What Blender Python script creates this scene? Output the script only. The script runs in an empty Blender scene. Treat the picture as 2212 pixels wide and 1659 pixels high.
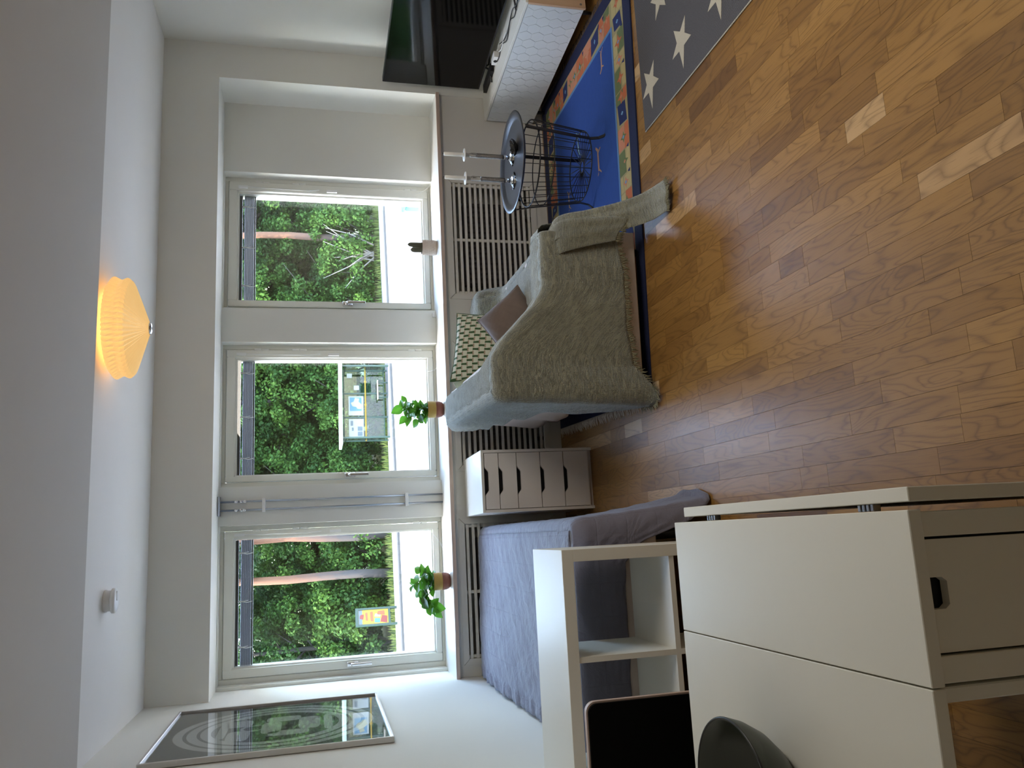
import bpy, bmesh, math, random
import numpy as np
from mathutils import Vector, Matrix
sc = bpy.context.scene
C = sc.collection
PI = math.pi
rnd = random.Random(7)

# ------------------------------------------------------------------ camera
F, PITCH, YAW, ROLL, CH = 1733.245, .239473, .188075, -.0063738, 1.55
fw = Vector((math.sin(YAW)*math.cos(PITCH), math.cos(YAW)*math.cos(PITCH), -math.sin(PITCH)))
rt = Vector((math.cos(YAW), -math.sin(YAW), 0)); up = rt.cross(fw)
r2 = rt*math.cos(ROLL)+up*math.sin(ROLL); u2 = up*math.cos(ROLL)-rt*math.sin(ROLL)
# the phone was held upright and the picture stored lying on its side: image right is world down
cx, cy, cz = -u2, r2, -fw
cam = bpy.data.cameras.new('camera'); cam.sensor_width = 36; cam.lens = F/2212*36
cam.clip_start = .05; cam.clip_end = 500
co = bpy.data.objects.new('camera', cam); C.objects.link(co)
co.matrix_world = Matrix(((cx.x, cy.x, cz.x, 0), (cx.y, cy.y, cz.y, 0), (cx.z, cy.z, cz.z, CH), (0, 0, 0, 1)))
sc.camera = co
# ------------------------------------------------------------------ sky, sun, exposure
W = bpy.data.worlds.new('sky'); sc.world = W; W.use_nodes = True
nt = W.node_tree; nt.nodes.clear()
sky = nt.nodes.new('ShaderNodeTexSky'); sky.sky_type = 'NISHITA'; sky.sun_disc = False
sky.sun_elevation = math.radians(48); sky.sun_rotation = math.radians(285); sky.dust_density = 1.5
bg = nt.nodes.new('ShaderNodeBackground'); bg.inputs['Strength'].default_value = 1.5
wo = nt.nodes.new('ShaderNodeOutputWorld')
nt.links.new(sky.outputs[0], bg.inputs[0]); nt.links.new(bg.outputs[0], wo.inputs[0])
sl = bpy.data.lights.new('sun', 'SUN'); sl.energy = 6; sl.angle = math.radians(.6); sl.color = (1, .95, .86)
so = bpy.data.objects.new('sun', sl); C.objects.link(so)
so.rotation_euler = Vector((.80, .28, -.75)).to_track_quat('-Z', 'Y').to_euler()
for i, (x0, x1) in enumerate(((-.735, .05), (.435, 1.208), (1.595, 2.368))):   # sampling portals in the window openings (emit nothing)
    pl = bpy.data.lights.new('window_portal', 'AREA'); pl.shape = 'RECTANGLE'; pl.size = x1-x0+.1; pl.size_y = 1.36
    pl.cycles.is_portal = True
    po = bpy.data.objects.new('window_portal', pl); C.objects.link(po)
    po.location = ((x0+x1)/2, 5.47, 1.43); po.rotation_euler = (math.radians(-90), 0, 0)
kl = bpy.data.lights.new('fill_light', 'AREA'); kl.shape = 'RECTANGLE'; kl.size = 1.0; kl.size_y = 1.0; kl.energy = 11; kl.color = (1, .95, .88)
ko = bpy.data.objects.new('fill_light', kl); C.objects.link(ko); ko.location = (1.7, 1.9, 2.38)   # added unseen fill at ceiling height, no fixture; brightens surfaces facing the camera
sc.view_settings.view_transform = 'Standard'; sc.view_settings.look = 'None'
sc.view_settings.exposure = 1.68; sc.view_settings.gamma = 1; sc.view_settings.use_curve_mapping = False
sc.view_settings.use_white_balance = True; sc.view_settings.white_balance_temperature = 6850; sc.view_settings.white_balance_tint = 10
sc.cycles.max_bounces = 12; sc.cycles.diffuse_bounces = 8; sc.cycles.glossy_bounces = 4
sc.cycles.transmission_bounces = 8; sc.cycles.transparent_max_bounces = 12
sc.cycles.sample_clamp_indirect = 6; sc.cycles.caustics_refractive = False; sc.cycles.caustics_reflective = False

# ------------------------------------------------------------------ materials
def lin(h):
    if isinstance(h, str):
        h = h.lstrip('#'); c = [int(h[i:i+2], 16)/255 for i in (0, 2, 4)]
        return tuple(((v+.055)/1.055)**2.4 if v > .04045 else v/12.92 for v in c)+(1,)
    return tuple(h)+(1,) if len(h) == 3 else h
class NB:
    def __init__(s, m): s.t = m.node_tree; s.b = s.t.nodes['Principled BSDF']
    def n(s, typ, **kw):
        x = s.t.nodes.new('ShaderNode'+typ)
        for k, v in kw.items():
            if k.startswith('i_'):
                k = k[2:]; k = int(k) if k.isdigit() else k.replace('_', ' ')
                x.inputs[k].default_value = v
            else: setattr(x, k, v)
        return x
    def l(s, a, b): s.t.links.new(a, b)
    def ramp(s, src, stops):
        r = s.n('ValToRGB'); e = r.color_ramp.elements
        while len(e) < len(stops): e.new(.5)
        for q, (p, c) in zip(e, stops): q.position = p; q.color = lin(c)
        s.l(src, r.inputs[0]); return r.outputs[0]
    def math(s, op, a, b=None, c=None):
        x = s.n('Math', operation=op)
        for i, v in enumerate((a, b, c)):
            if v is None: continue
            if isinstance(v, (int, float)): x.inputs[i].default_value = v
            else: s.l(v, x.inputs[i])
        return x.outputs[0]
    def mix(s, f, a, b, mode='MIX'):
        x = s.n('MixRGB', blend_type=mode)
        for i, v in enumerate((f, a, b)):
            if isinstance(v, (int, float)): x.inputs[i].default_value = v
            elif isinstance(v, tuple): x.inputs[i].default_value = v
            else: s.l(v, x.inputs[i])
        return x.outputs[0]
    def obj(s, scale=(1, 1, 1), world=False):
        m = s.n('Mapping'); m.inputs['Scale'].default_value = scale
        if world: s.l(s.n('NewGeometry').outputs['Position'], m.inputs[0])
        else: s.l(s.n('TexCoord').outputs['Object'], m.inputs[0])
        return m.outputs[0]
    def noise(s, vec, scale, detail=3, rough=.5, dist=0):
        x = s.n('TexNoise', i_Scale=scale, i_Detail=detail, i_Roughness=rough, i_Distortion=dist); s.l(vec, x.inputs['Vector']); return x.outputs[0]
    def bump(s, h, strength=.3, dist=.01, prev=None):
        x = s.n('Bump', i_Strength=strength, i_Distance=dist); s.l(h, x.inputs['Height'])
        if prev: s.l(prev, x.inputs['Normal'])
        s.l(x.outputs[0], s.b.inputs['Normal']); return x.outputs[0]
def mat(name, col, rough=.6, metal=0, var=.0, vscale=8, bump=0, bscale=60, bdist=.002, **kw):
    m = bpy.data.materials.new(name); m.use_nodes = True; q = NB(m); c = lin(col)
    q.b.inputs['Base Color'].default_value = c; q.b.inputs['Roughness'].default_value = rough; q.b.inputs['Metallic'].default_value = metal
    for k, v in kw.items(): q.b.inputs[k.replace('_', ' ')].default_value = v
    if var:
        n = q.noise(q.obj(), vscale, 4)
        lo = tuple(x*(1-var) for x in c[:3])+(1,); hi = tuple(min(1, x*(1+var)) for x in c[:3])+(1,)
        q.l(q.mix(n, lo, hi), q.b.inputs['Base Color'])
    if bump: q.bump(q.noise(q.obj(), bscale, 4), bump, bdist)
    return m
M = {}
M['wall'] = mat('wall_paint', (.77, .765, .715), .75, bump=.12, bscale=220, bdist=.0006, var=.015, vscale=2)
M['ceil'] = mat('ceiling_paint', (.88, .87, .85), .85, bump=.08, bscale=150, bdist=.0005, var=.01)
M['trim'] = mat('white_lacquer', (.80, .79, .74), .28, var=.01)
M['sash'] = mat('window_enamel', (.74, .73, .66), .30, var=.012)
M['cover'] = mat('radiator_cover_paint', (.70, .68, .62), .42, var=.015)
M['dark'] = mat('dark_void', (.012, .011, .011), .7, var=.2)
M['rad'] = mat('radiator_enamel', (.10, .09, .085), .5, var=.1)
M['whitelam'] = mat('white_melamine', (.74, .73, .66), .42, var=.012, vscale=4)
M['desk'] = mat('desk_white_paint', (.72, .71, .63), .36, var=.03, vscale=5, bump=.05, bscale=260, bdist=.0004)
M['drawer'] = mat('pearl_white_foil', (.78, .74, .69), .45, var=.02)
M['chrome'] = mat('chrome', (.75, .75, .77), .15, 1, var=.02)
M['steel'] = mat('brushed_steel', (.42, .45, .50), .30, 1, var=.05)
M['slatm'] = mat('slat_green_grey', (.028, .040, .037), .35, .3, var=.05)
M['railgrey'] = mat('blind_rail_grey', (.07, .08, .08), .4, .3, var=.04)
M['plastic'] = mat('white_plastic', (.80, .80, .79), .35, var=.01)
M['blackmetal'] = mat('black_powder_coat', (.012, .012, .014), .45, var=.2, bump=.1, bscale=300)
M['tray'] = mat('charcoal_tray_enamel', (.035, .037, .045), .33, var=.1)
M['blackplastic'] = mat('black_plastic', (.008, .008, .009), .35, var=.2)
M['screen'] = mat('tv_screen_glass', (.002, .002, .002), .06, var=.1, Specular_IOR_Level=.3)
M['rimpale'] = mat('pale_rim', (.55, .42, .36), .4, var=.05)
M['chairblack'] = mat('black_leather', (.002, .002, .002), .7, var=.2, Specular_IOR_Level=.1)
M['sofa'] = mat('cream_slipcover', (.68, .62, .59), .9, var=.06, vscale=30, bump=.3, bscale=500, bdist=.0006)
M['pillowgrey'] = mat('taupe_velvet', (.14, .10, .08), .85, var=.18, vscale=14, bump=.2, bscale=90, Sheen_Weight=.15)
M['pillowgreen'] = mat('pale_green_linen', (.38, .43, .30), .9, var=.1, vscale=20, bump=.3, bscale=200)
M['frameS'] = mat('silver_frame', (.62, .60, .57), .35, .6, var=.04)
M['printdark'] = mat('print_dark_grey', (.05, .05, .048), .6, var=.08, vscale=12)
M['printpale'] = mat('print_pale_grey', (.62, .64, .63), .6, var=.08, vscale=12)
M['bowl'] = mat('dark_green_glaze', (.035, .042, .032), .32, var=.25, vscale=9)
M['potOchre'] = mat('ochre_glaze', (.42, .27, .06), .45, var=.12, vscale=20)
M['potRed'] = mat('terracotta_base', (.22, .075, .05), .6, var=.12, vscale=20)
M['potPink'] = mat('beige_pot', (.56, .44, .34), .6, var=.05)
M['soil'] = mat('soil', (.03, .02, .012), .95, var=.4, vscale=40, bump=.6, bscale=60)
M['cactus'] = mat('cactus_skin', (.13, .13, .085), .6, var=.3, vscale=50)
M['spine'] = mat('cactus_spine', (.45, .36, .25), .6, var=.1)
M['stem'] = mat('green_stem', (.12, .20, .04), .5, var=.2)
M['wax'] = mat('white_wax', (.88, .86, .82), .5, var=.02)
M['beads'] = mat('silver_beads', (.40, .36, .33), .3, .5, var=.5, vscale=260, bump=.7, bscale=260, bdist=.003)
M['wick'] = mat('wick', (.02, .02, .02), .8, var=.2)
M['shade'] = None
def glass(name, col=(1, 1, 1), rough=0.0, ior=1.45):
    m = mat(name, col, rough, var=.005); q = NB(m); q.b.inputs['Transmission Weight'].default_value = 1; q.b.inputs['IOR'].default_value = ior; return m
M['clear'] = glass('clear_glass')
def pane_mat(name, tint=(.985, .995, .99), refl=.06):
    m = bpy.data.materials.new(name); m.use_nodes = True; t = m.node_tree; t.nodes.clear()
    o = t.nodes.new('ShaderNodeOutputMaterial'); mx = t.nodes.new('ShaderNodeMixShader'); tr = t.nodes.new('ShaderNodeBsdfTransparent'); gl = t.nodes.new('ShaderNodeBsdfGlossy')
    fr = t.nodes.new('ShaderNodeLayerWeight'); fr.inputs[0].default_value = .5
    p5 = t.nodes.new('ShaderNodeMath'); p5.operation = 'POWER'; p5.inputs[1].default_value = 5; t.links.new(fr.outputs['Facing'], p5.inputs[0])
    sch = t.nodes.new('ShaderNodeMath'); sch.operation = 'MULTIPLY_ADD'; sch.inputs[1].default_value = .9; sch.inputs[2].default_value = .02+refl*.3; t.links.new(p5.outputs[0], sch.inputs[0])
    tr.inputs[0].default_value = tint+(1,); gl.inputs['Roughness'].default_value = .01
    ns = t.nodes.new('ShaderNodeTexNoise'); ns.inputs['Scale'].default_value = 2
    mth = t.nodes.new('ShaderNodeMath'); mth.operation = 'MULTIPLY_ADD'; mth.inputs[1].default_value = .01
    t.links.new(ns.outputs[0], mth.inputs[0]); t.links.new(sch.outputs[0], mth.inputs[2])
    t.links.new(mth.outputs[0], mx.inputs[0]); t.links.new(tr.outputs[0], mx.inputs[1]); t.links.new(gl.outputs[0], mx.inputs[2]); t.links.new(mx.outputs[0], o.inputs[0])
    return m
M['pane'] = pane_mat('window_pane')
M['picglass'] = pane_mat('picture_glass', (.95, .96, .95), .12)
M['shelterglass'] = pane_mat('shelter_glass', (.80, .88, .85), .1)

def wood(name, base, dark, scale=1, rough=.45):
    m = mat(name, base, rough); q = NB(m); v = q.obj((scale*9, scale*9, scale*.8) if name != 'sill_wood' else (scale, 30, 30))
    n = q.noise(v, 2.0, 3, .6, .5); q.l(q.ramp(n, [(.3, dark), (.7, base)]), q.b.inputs['Base Color']); return m
M['sillwood'] = wood('sill_wood', (.66, .52, .43), (.50, .38, .30))
M['pine'] = wood('pine_panel', (.60, .40, .26), (.48, .30, .19))

def oak():
    m = bpy.data.materials.new('oak_parquet'); m.use_nodes = True; q = NB(m)
    tone = q.n('Attribute', attribute_name='tone').outputs['Fac']
    pos = q.n('NewGeometry').outputs['Position']
    off = q.n('CombineXYZ'); q.l(q.math('MULTIPLY', tone, 91.7), off.inputs[0]); q.l(q.math('MULTIPLY', tone, 57.3), off.inputs[1]); q.l(q.math('MULTIPLY', tone, 23.1), off.inputs[2])
    add = q.n('VectorMath', operation='ADD'); q.l(pos, add.inputs[0]); q.l(off.outputs[0], add.inputs[1])
    v = add.outputs[0]
    def mp(s):
        x = q.n('Mapping'); x.inputs['Scale'].default_value = s; q.l(v, x.inputs[0]); return x.outputs[0]
    n1 = q.noise(mp((8.5, 1.7, 1)), 1.0, 2.2, .45, .55)
    rings = q.math('PINGPONG', q.math('MULTIPLY', n1, 32.0), 1.0)
    line = q.math('POWER', rings, 3.5)
    n2 = q.noise(mp((240, 9, 1)), 1.0, 2, .6)
    n3 = q.noise(mp((5, 2.2, 1)), 1.0, 3, .55)
    base = q.ramp(tone, [(0, (.105, .048, .015)), (.25, (.185, .090, .022)), (.5, (.275, .142, .036)), (.8, (.37, .20, .056)), (.93, (.42, .245, .10)), (1, (.62, .43, .225))])
    b2 = q.mix(q.math('MULTIPLY', n3, .35), base, (.20, .10, .04, 1))
    c1 = q.mix(q.math('MULTIPLY', line, .85), b2, q.mix(.5, b2, (.05, .02, .006, 1)))
    pore = q.math('GREATER_THAN', n2, .60)
    c2 = q.mix(q.math('MULTIPLY', pore, .22), c1, (.07, .03, .01, 1))
    q.l(c2, q.b.inputs['Base Color'])
    q.l(q.math('MULTIPLY_ADD', n3, .16, .30), q.b.inputs['Roughness'])
    q.b.inputs['Specular IOR Level'].default_value = .28
    q.bump(q.math('ADD', q.math('MULTIPLY', line, .4), pore), .12, .0006)
    return m
M['oak'] = oak()

def vcol(name, rough=.9, bscale=350, bump=.5, bdist=.002, stretch=(1, 1, 1), sheen=0):
    m = bpy.data.materials.new(name); m.use_nodes = True; q = NB(m)
    a = q.n('Attribute', attribute_name='col').outputs['Color']
    n = q.noise(q.obj(stretch), bscale, 3)
    q.l(q.mix(q.math('MULTIPLY', n, .5), a, q.mix(1.0, a, (.35, .35, .35, 1), 'MULTIPLY')), q.b.inputs['Base Color'])
    q.b.inputs['Roughness'].default_value = rough; q.b.inputs['Sheen Weight'].default_value = sheen
    q.bump(n, bump, bdist); return m
M['rugprint'] = vcol('wool_rug', stretch=(.15, 1, 1), bscale=240)

def throw_mat():
    m = bpy.data.materials.new('muslin_throw'); m.use_nodes = True; q = NB(m)
    uv = q.n('UVMap').outputs[0]
    def wv(axis, sc_, d):
        w = q.n('TexWave', bands_direction=axis, i_Scale=sc_, i_Distortion=d, i_Detail=2.0); w.inputs['Detail Scale'].default_value = 2.2; q.l(uv, w.inputs[0]); return w.outputs['Fac']
    a = wv('X', 52, 2.0); b = wv('Y', 52, 2.0)
    cr = q.n('Mapping'); cr.inputs['Scale'].default_value = (7, 30, 1); q.l(uv, cr.inputs[0])
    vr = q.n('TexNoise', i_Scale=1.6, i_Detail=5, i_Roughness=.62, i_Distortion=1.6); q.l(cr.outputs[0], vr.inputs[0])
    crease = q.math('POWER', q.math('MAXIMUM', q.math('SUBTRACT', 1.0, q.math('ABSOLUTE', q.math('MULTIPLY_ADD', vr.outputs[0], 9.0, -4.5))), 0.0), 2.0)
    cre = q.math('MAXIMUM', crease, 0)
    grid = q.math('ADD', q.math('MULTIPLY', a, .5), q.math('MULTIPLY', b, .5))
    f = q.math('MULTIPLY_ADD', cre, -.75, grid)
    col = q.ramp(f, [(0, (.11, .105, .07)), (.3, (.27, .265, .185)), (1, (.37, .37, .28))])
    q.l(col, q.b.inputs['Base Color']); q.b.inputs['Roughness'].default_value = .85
    q.b.inputs['Sheen Weight'].default_value = 1.0; q.b.inputs['Sheen Roughness'].default_value = .45; q.b.inputs['Sheen Tint'].default_value = (.85, .95, 1, 1)
    q.bump(f, .75, .006); return m
M['throw'] = throw_mat()
def spread_mat():
    m = bpy.data.materials.new('quilted_spread'); m.use_nodes = True; q = NB(m)
    uv = q.n('UVMap').outputs[0]; mp = q.n('Mapping'); mp.inputs['Rotation'].default_value = (0, 0, 0); q.l(uv, mp.inputs[0])
    sx = q.n('SeparateXYZ'); q.l(mp.outputs[0], sx.inputs[0])
    def ln(o, per):
        f = q.math('ABSOLUTE', q.math('MULTIPLY_ADD', q.math('FRACT', q.math('MULTIPLY', o, 1/per)), 2.0, -1.0))
        return q.math('POWER', f, 26.0)
    L = q.math('MAXIMUM', ln(sx.outputs[0], .125), ln(sx.outputs[1], .125))
    n = q.noise(uv, 9, 5, .6, 1.5)
    n2 = q.noise(q.obj(), 900, 2)
    q.l(q.mix(q.math('MULTIPLY', L, .10), (.165, .162, .215, 1), (.10, .10, .14, 1)), q.b.inputs['Base Color'])
    q.b.inputs['Roughness'].default_value = .75; q.b.inputs['Sheen Weight'].default_value = .5; q.b.inputs['Sheen Roughness'].default_value = .4; q.b.inputs['Sheen Tint'].default_value = (.8, .88, 1, 1)
    h = q.math('ADD', q.math('MULTIPLY', L, -.16), q.math('ADD', q.math('MULTIPLY', n, 1.1), q.math('MULTIPLY', n2, .05)))
    q.bump(h, .7, .012); return m
M['spread'] = spread_mat()
def pattern_pillow():
    m = bpy.data.materials.new('patterned_cushion'); m.use_nodes = True; q = NB(m)
    uv = q.n('UVMap').outputs[0]; sx = q.n('SeparateXYZ'); q.l(uv, sx.inputs[0])
    u = q.math('MULTIPLY', sx.outputs[0], 10.0); v = q.math('MULTIPLY', sx.outputs[1], 11.0)
    row = q.math('FLOOR', v); fu = q.math('FRACT', q.math('ADD', u, q.math('MULTIPLY', q.math('MODULO', row, 2.0), .5))); fv = q.math('FRACT', v)
    bar = q.math('LESS_THAN', fu, .30)
    arch = q.math('MULTIPLY', q.math('GREATER_THAN', fv, .78), q.math('LESS_THAN', q.math('ABSOLUTE', q.math('SUBTRACT', fu, .65)), .27))
    c = q.mix(bar, (.60, .60, .47, 1), (.045, .10, .035, 1)); c = q.mix(arch, c, (.36, .26, .18, 1))
    q.l(c, q.b.inputs['Base Color']); q.b.inputs['Roughness'].default_value = .85
    q.bump(q.noise(uv, 40, 4), .5, .004); return m
M['patt'] = pattern_pillow()
def star_rug_mat():
    m = bpy.data.materials.new('flatweave'); m.use_nodes = True; q = NB(m)
    a = q.n('Attribute', attribute_name='col').outputs['Color']
    w = q.n('TexWave', i_Scale=60, i_Distortion=1.0, bands_direction='DIAGONAL'); q.l(q.obj(), w.inputs[0])
    n = q.noise(q.obj((3, 1, 1)), 160, 3)
    f = q.math('MULTIPLY', w.outputs['Fac'], n)
    q.l(q.mix(q.math('MULTIPLY', f, .75), a, (.22, .21, .22, 1)), q.b.inputs['Base Color']); q.b.inputs['Roughness'].default_value = .95
    q.bump(f, .7, .003); return m
M['star'] = star_rug_mat()
def shade_mat():
    m = bpy.data.materials.new('pleated_shade_lit'); m.use_nodes = True; q = NB(m)
    n = q.noise(q.obj(), 25, 2)
    q.l(q.mix(n, (.80, .55, .26, 1), (.86, .62, .32, 1)), q.b.inputs['Base Color']); q.b.inputs['Roughness'].default_value = .6
    q.b.inputs['Emission Color'].default_value = (1, .66, .27, 1); q.b.inputs['Emission Strength'].default_value = .17
    return m
M['shade'] = shade_mat()

# ------------------------------------------------------------------ mesh helpers
def bm_(): return bmesh.new()
def box(bm, x0, x1, y0, y1, z0, z1, mi=0):
    vs = [bm.verts.new((x, y, z)) for z in (z0, z1) for y in (y0, y1) for x in (x0, x1)]
    for f in ((0, 2, 3, 1), (4, 5, 7, 6), (0, 1, 5, 4), (2, 6, 7, 3), (0, 4, 6, 2), (1, 3, 7, 5)):
        g = bm.faces.new([vs[i] for i in f]); g.material_index = mi
    return vs
def bbox(x0, x1, y0, y1, z0, z1, b=.003, seg=2):
    bm = bm_(); box(bm, x0, x1, y0, y1, z0, z1)
    if b: bmesh.ops.bevel(bm, geom=bm.edges[:], offset=b, segments=seg, affect='EDGES', profile=.7)
    return bm
def tube(bm, pts, r, n=8, cap=True):
    pts = [Vector(p) for p in pts]; rings = []; k = len(pts)
    rr = r if hasattr(r, '__len__') else [r]*k
    ref = None
    for i, p in enumerate(pts):
        d = (pts[min(i+1, k-1)]-pts[max(i-1, 0)])
        if d.length < 1e-9: d = Vector((0, 0, 1))
        d.normalize()
        if ref is None: ref = Vector((0, 0, 1)) if abs(d.z) < .9 else Vector((1, 0, 0))
        a = d.cross(ref); 
        if a.length < 1e-4: ref = Vector((0, 1, 0)); a = d.cross(ref)
        a.normalize(); b = d.cross(a); ref = -b if False else ref
        rings.append([bm.verts.new(p+(a*math.cos(2*PI*j/n)+b*math.sin(2*PI*j/n))*rr[i]) for j in range(n)])
    for i in range(k-1):
        for j in range(n):
            f = bm.faces.new((rings[i][j], rings[i][(j+1) % n], rings[i+1][(j+1) % n], rings[i+1][j])); f.smooth = True
    if cap: bm.faces.new(rings[0][::-1]); bm.faces.new(rings[-1])
def ring(bm, c, R, r, n=48, m=6, rx=None):
    pr = []
    for i in range(n):
        a = 2*PI*i/n; d = Vector((math.cos(a), math.sin(a), 0)); q = []
        for j in range(m):
            b = 2*PI*j/m; q.append(bm.verts.new(Vector(c)+d*(R+r*math.cos(b))+Vector((0, 0, r*math.sin(b)))))
        pr.append(q)
    for i in range(n):
        for j in range(m):
            f = bm.faces.new((pr[i][j], pr[(i+1) % n][j], pr[(i+1) % n][(j+1) % m], pr[i][(j+1) % m])); f.smooth = True
def lathe(bm, prof, n=32, c=(0, 0, 0), mi=0, smooth=True):
    c = Vector(c); rs = []
    for r, z in prof:
        if r < 1e-6: rs.append([bm.verts.new(c+Vector((0, 0, z)))])
        else: rs.append([bm.verts.new(c+Vector((r*math.cos(2*PI*j/n), r*math.sin(2*PI*j/n), z))) for j in range(n)])
    for a, b in zip(rs, rs[1:]):
        for j in range(n):
            k = (j+1) % n
            if len(a) == 1 and len(b) == 1: break
            if len(a) == 1: f = bm.faces.new((a[0], b[k], b[j]))
            elif len(b) == 1: f = bm.faces.new((a[j], a[k], b[0]))
            else: f = bm.faces.new((a[j], a[k], b[k], b[j]))
            f.smooth = smooth; f.material_index = mi
def ngon(bm, pts, mi=0):
    f = bm.faces.new([bm.verts.new(p) for p in pts]); f.material_index = mi; return f
def prism(bm, pts, axis, d0, d1):
    """extrude 2-D polygon; axis 'y': pts are (x,z)"""
    def P(a, b, d): return (a, d, b) if axis == 'y' else ((d, a, b) if axis == 'x' else (a, b, d))
    A = [bm.verts.new(P(a, b, d0)) for a, b in pts]; B = [bm.verts.new(P(a, b, d1)) for a, b in pts]
    bm.faces.new(A[::-1]); bm.faces.new(B); n = len(pts)
    for i in range(n): bm.faces.new((A[i], A[(i+1) % n], B[(i+1) % n], B[i]))
def O(name, bm, m, parent=None, smooth=False, norm=True):
    if norm: bmesh.ops.recalc_face_normals(bm, faces=bm.faces[:])
    me = bpy.data.meshes.new(name); bm.to_mesh(me); bm.free()
    for x in (m if isinstance(m, (list, tuple)) else [m]): me.materials.append(x)
    if smooth: me.polygons.foreach_set('use_smooth', [True]*len(me.polygons))
    o = bpy.data.objects.new(name, me); C.objects.link(o)
    if parent is not None: o.parent = parent
    return o
def tag(o, label=None, cat=None, group=None, kind=None):
    if label: o['label'] = label
    if cat: o['category'] = cat
    if group: o['group'] = group
    if kind: o['kind'] = kind
    return o
def T(name, label, cat, loc=(0, 0, 0), rz=0, group=None, kind=None):
    o = bpy.data.objects.new(name, None); o.empty_display_size = .05; C.objects.link(o); o.location = loc; o.rotation_euler = (0, 0, rz)
    return tag(o, label, cat, group, kind)
def S(name, bm, m, parent=None, **k):
    o = O(name, bm, m, parent, **k)
    if parent is None: o['kind'] = 'structure'
    return o
def copy_tree(o, parent=None):
    c = o.copy(); C.objects.link(c); c.parent = parent
    for ch in list(o.children): copy_tree(ch, c)
    return c
def sub(o, lv=1):
    m = o.modifiers.new('s', 'SUBSURF'); m.levels = lv; m.render_levels = lv; return o
def grid_mesh(name, fn, nu, nv, m, parent=None, uvs=1.0, thick=0):
    """fn(i/nu, j/nv) -> (Vector, (u,v))"""
    V = []; U = []
    for i in range(nu+1):
        for j in range(nv+1):
            p, uv = fn(i/nu, j/nv); V.append(p); U.append(uv)
    Fc = [(i*(nv+1)+j, (i+1)*(nv+1)+j, (i+1)*(nv+1)+j+1, i*(nv+1)+j+1) for i in range(nu) for j in range(nv)]
    return V, U, Fc
def multi_grid(name, grids, m, parent=None, thick=.003):
    V = []; U = []; Fc = []
    for v, u, f in grids:
        o = len(V); V += v; U += u; Fc += [tuple(x+o for x in q) for q in f]
    me = bpy.data.meshes.new(name); me.from_pydata([tuple(v) for v in V], [], Fc)
    ul = me.uv_layers.new(name='UVMap')
    for l in me.loops: ul.data[l.index].uv = U[l.vertex_index]
    me.materials.append(m); me.polygons.foreach_set('use_smooth', [True]*len(me.polygons))
    o = bpy.data.objects.new(name, me); C.objects.link(o)
    if parent is not None: o.parent = parent
    if thick:
        s = o.modifiers.new('t', 'SOLIDIFY'); s.thickness = thick; s.offset = -1 if False else 0
    return o
def setcol(o, cols):
    me = o.data; a = me.color_attributes.new('col', 'FLOAT_COLOR', 'CORNER')
    for p in me.polygons:
        for li in p.loop_indices: a.data[li].color = cols[p.index]
def sm(x, a, b):
    t = max(0, min(1, (x-a)/(b-a))); return t*t*(3-2*t)
def hn(x, y, s=0):
    return (math.sin(x*12.9+y*7.3+s)+math.sin(x*5.1-y*9.7+s*2.3)+math.sin(x*23.3+y*17.1+s*1.7)*.5)/2.5

# ================================================================== ROOM SHELL
XL, XR, YF, YN, YB, ZC = -.84, 3.20, 4.97, 5.28, -1.7, 2.475
XN, ZT, ZS = 2.96, 2.14, .75
WIN = [(-.825, .13), (.36, 1.296), (1.515, 2.468)]
GL = [(-.735, .05), (.435, 1.208), (1.595, 2.368)]
b = bm_(); box(b, XL-.02, XR+.02, YB, 5.5, -.06, -.009); fl = S('floor', b, M['dark'])
b = bm_(); box(b, XL-.3, XL, YB-.2, 5.6, -.06, 2.8); S('wall_left', b, M['wall'])
b = bm_(); box(b, XR, XR+.3, YB-.2, 5.6, -.06, 2.8); S('wall_right', b, M['wall'])
b = bm_(); box(b, XL, XR, YB-.2, YB, -.06, 2.8); S('wall_back', b, M['wall'])
b = bm_(); box(b, XL, XR, YF, 5.6, ZT, 2.8); box(b, XN, XR, YF, 5.6, -.06, ZT); S('wall_front', b, M['wall'])
b = bm_()      # piers between the windows and the wall under them, at the back of the niche
xs = [XL]+[v for w in WIN for v in w]+[XN]
for i in range(0, 8, 2): box(b, xs[i], xs[i+1], YN, 5.6, .0, ZT)
for w in WIN: box(b, w[0], w[1], YN, 5.6, .0, .735)
S('wall_niche', b, M['wall'])
b = bm_(); box(b, XL-.1, XR+.1, YB-.1, 5.6, ZC, 2.8); S('ceiling', b, M['ceil'])
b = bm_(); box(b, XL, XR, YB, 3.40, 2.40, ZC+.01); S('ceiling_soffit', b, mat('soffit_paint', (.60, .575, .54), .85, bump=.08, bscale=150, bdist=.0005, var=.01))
b = bm_()
box(b, XL, XR-.42, YB+.0, YB+.014, 0, .07); S('baseboard_back', b, M['trim'])
b = bm_(); box(b, XR-.012, XR, YB, 4.96, 0, .07); S('baseboard_right', b, M['trim'])
b = bm_(); box(b, XL, XL+.012, YB, 4.96, 0, .07); S('baseboard_left', b, M['trim'])
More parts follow.
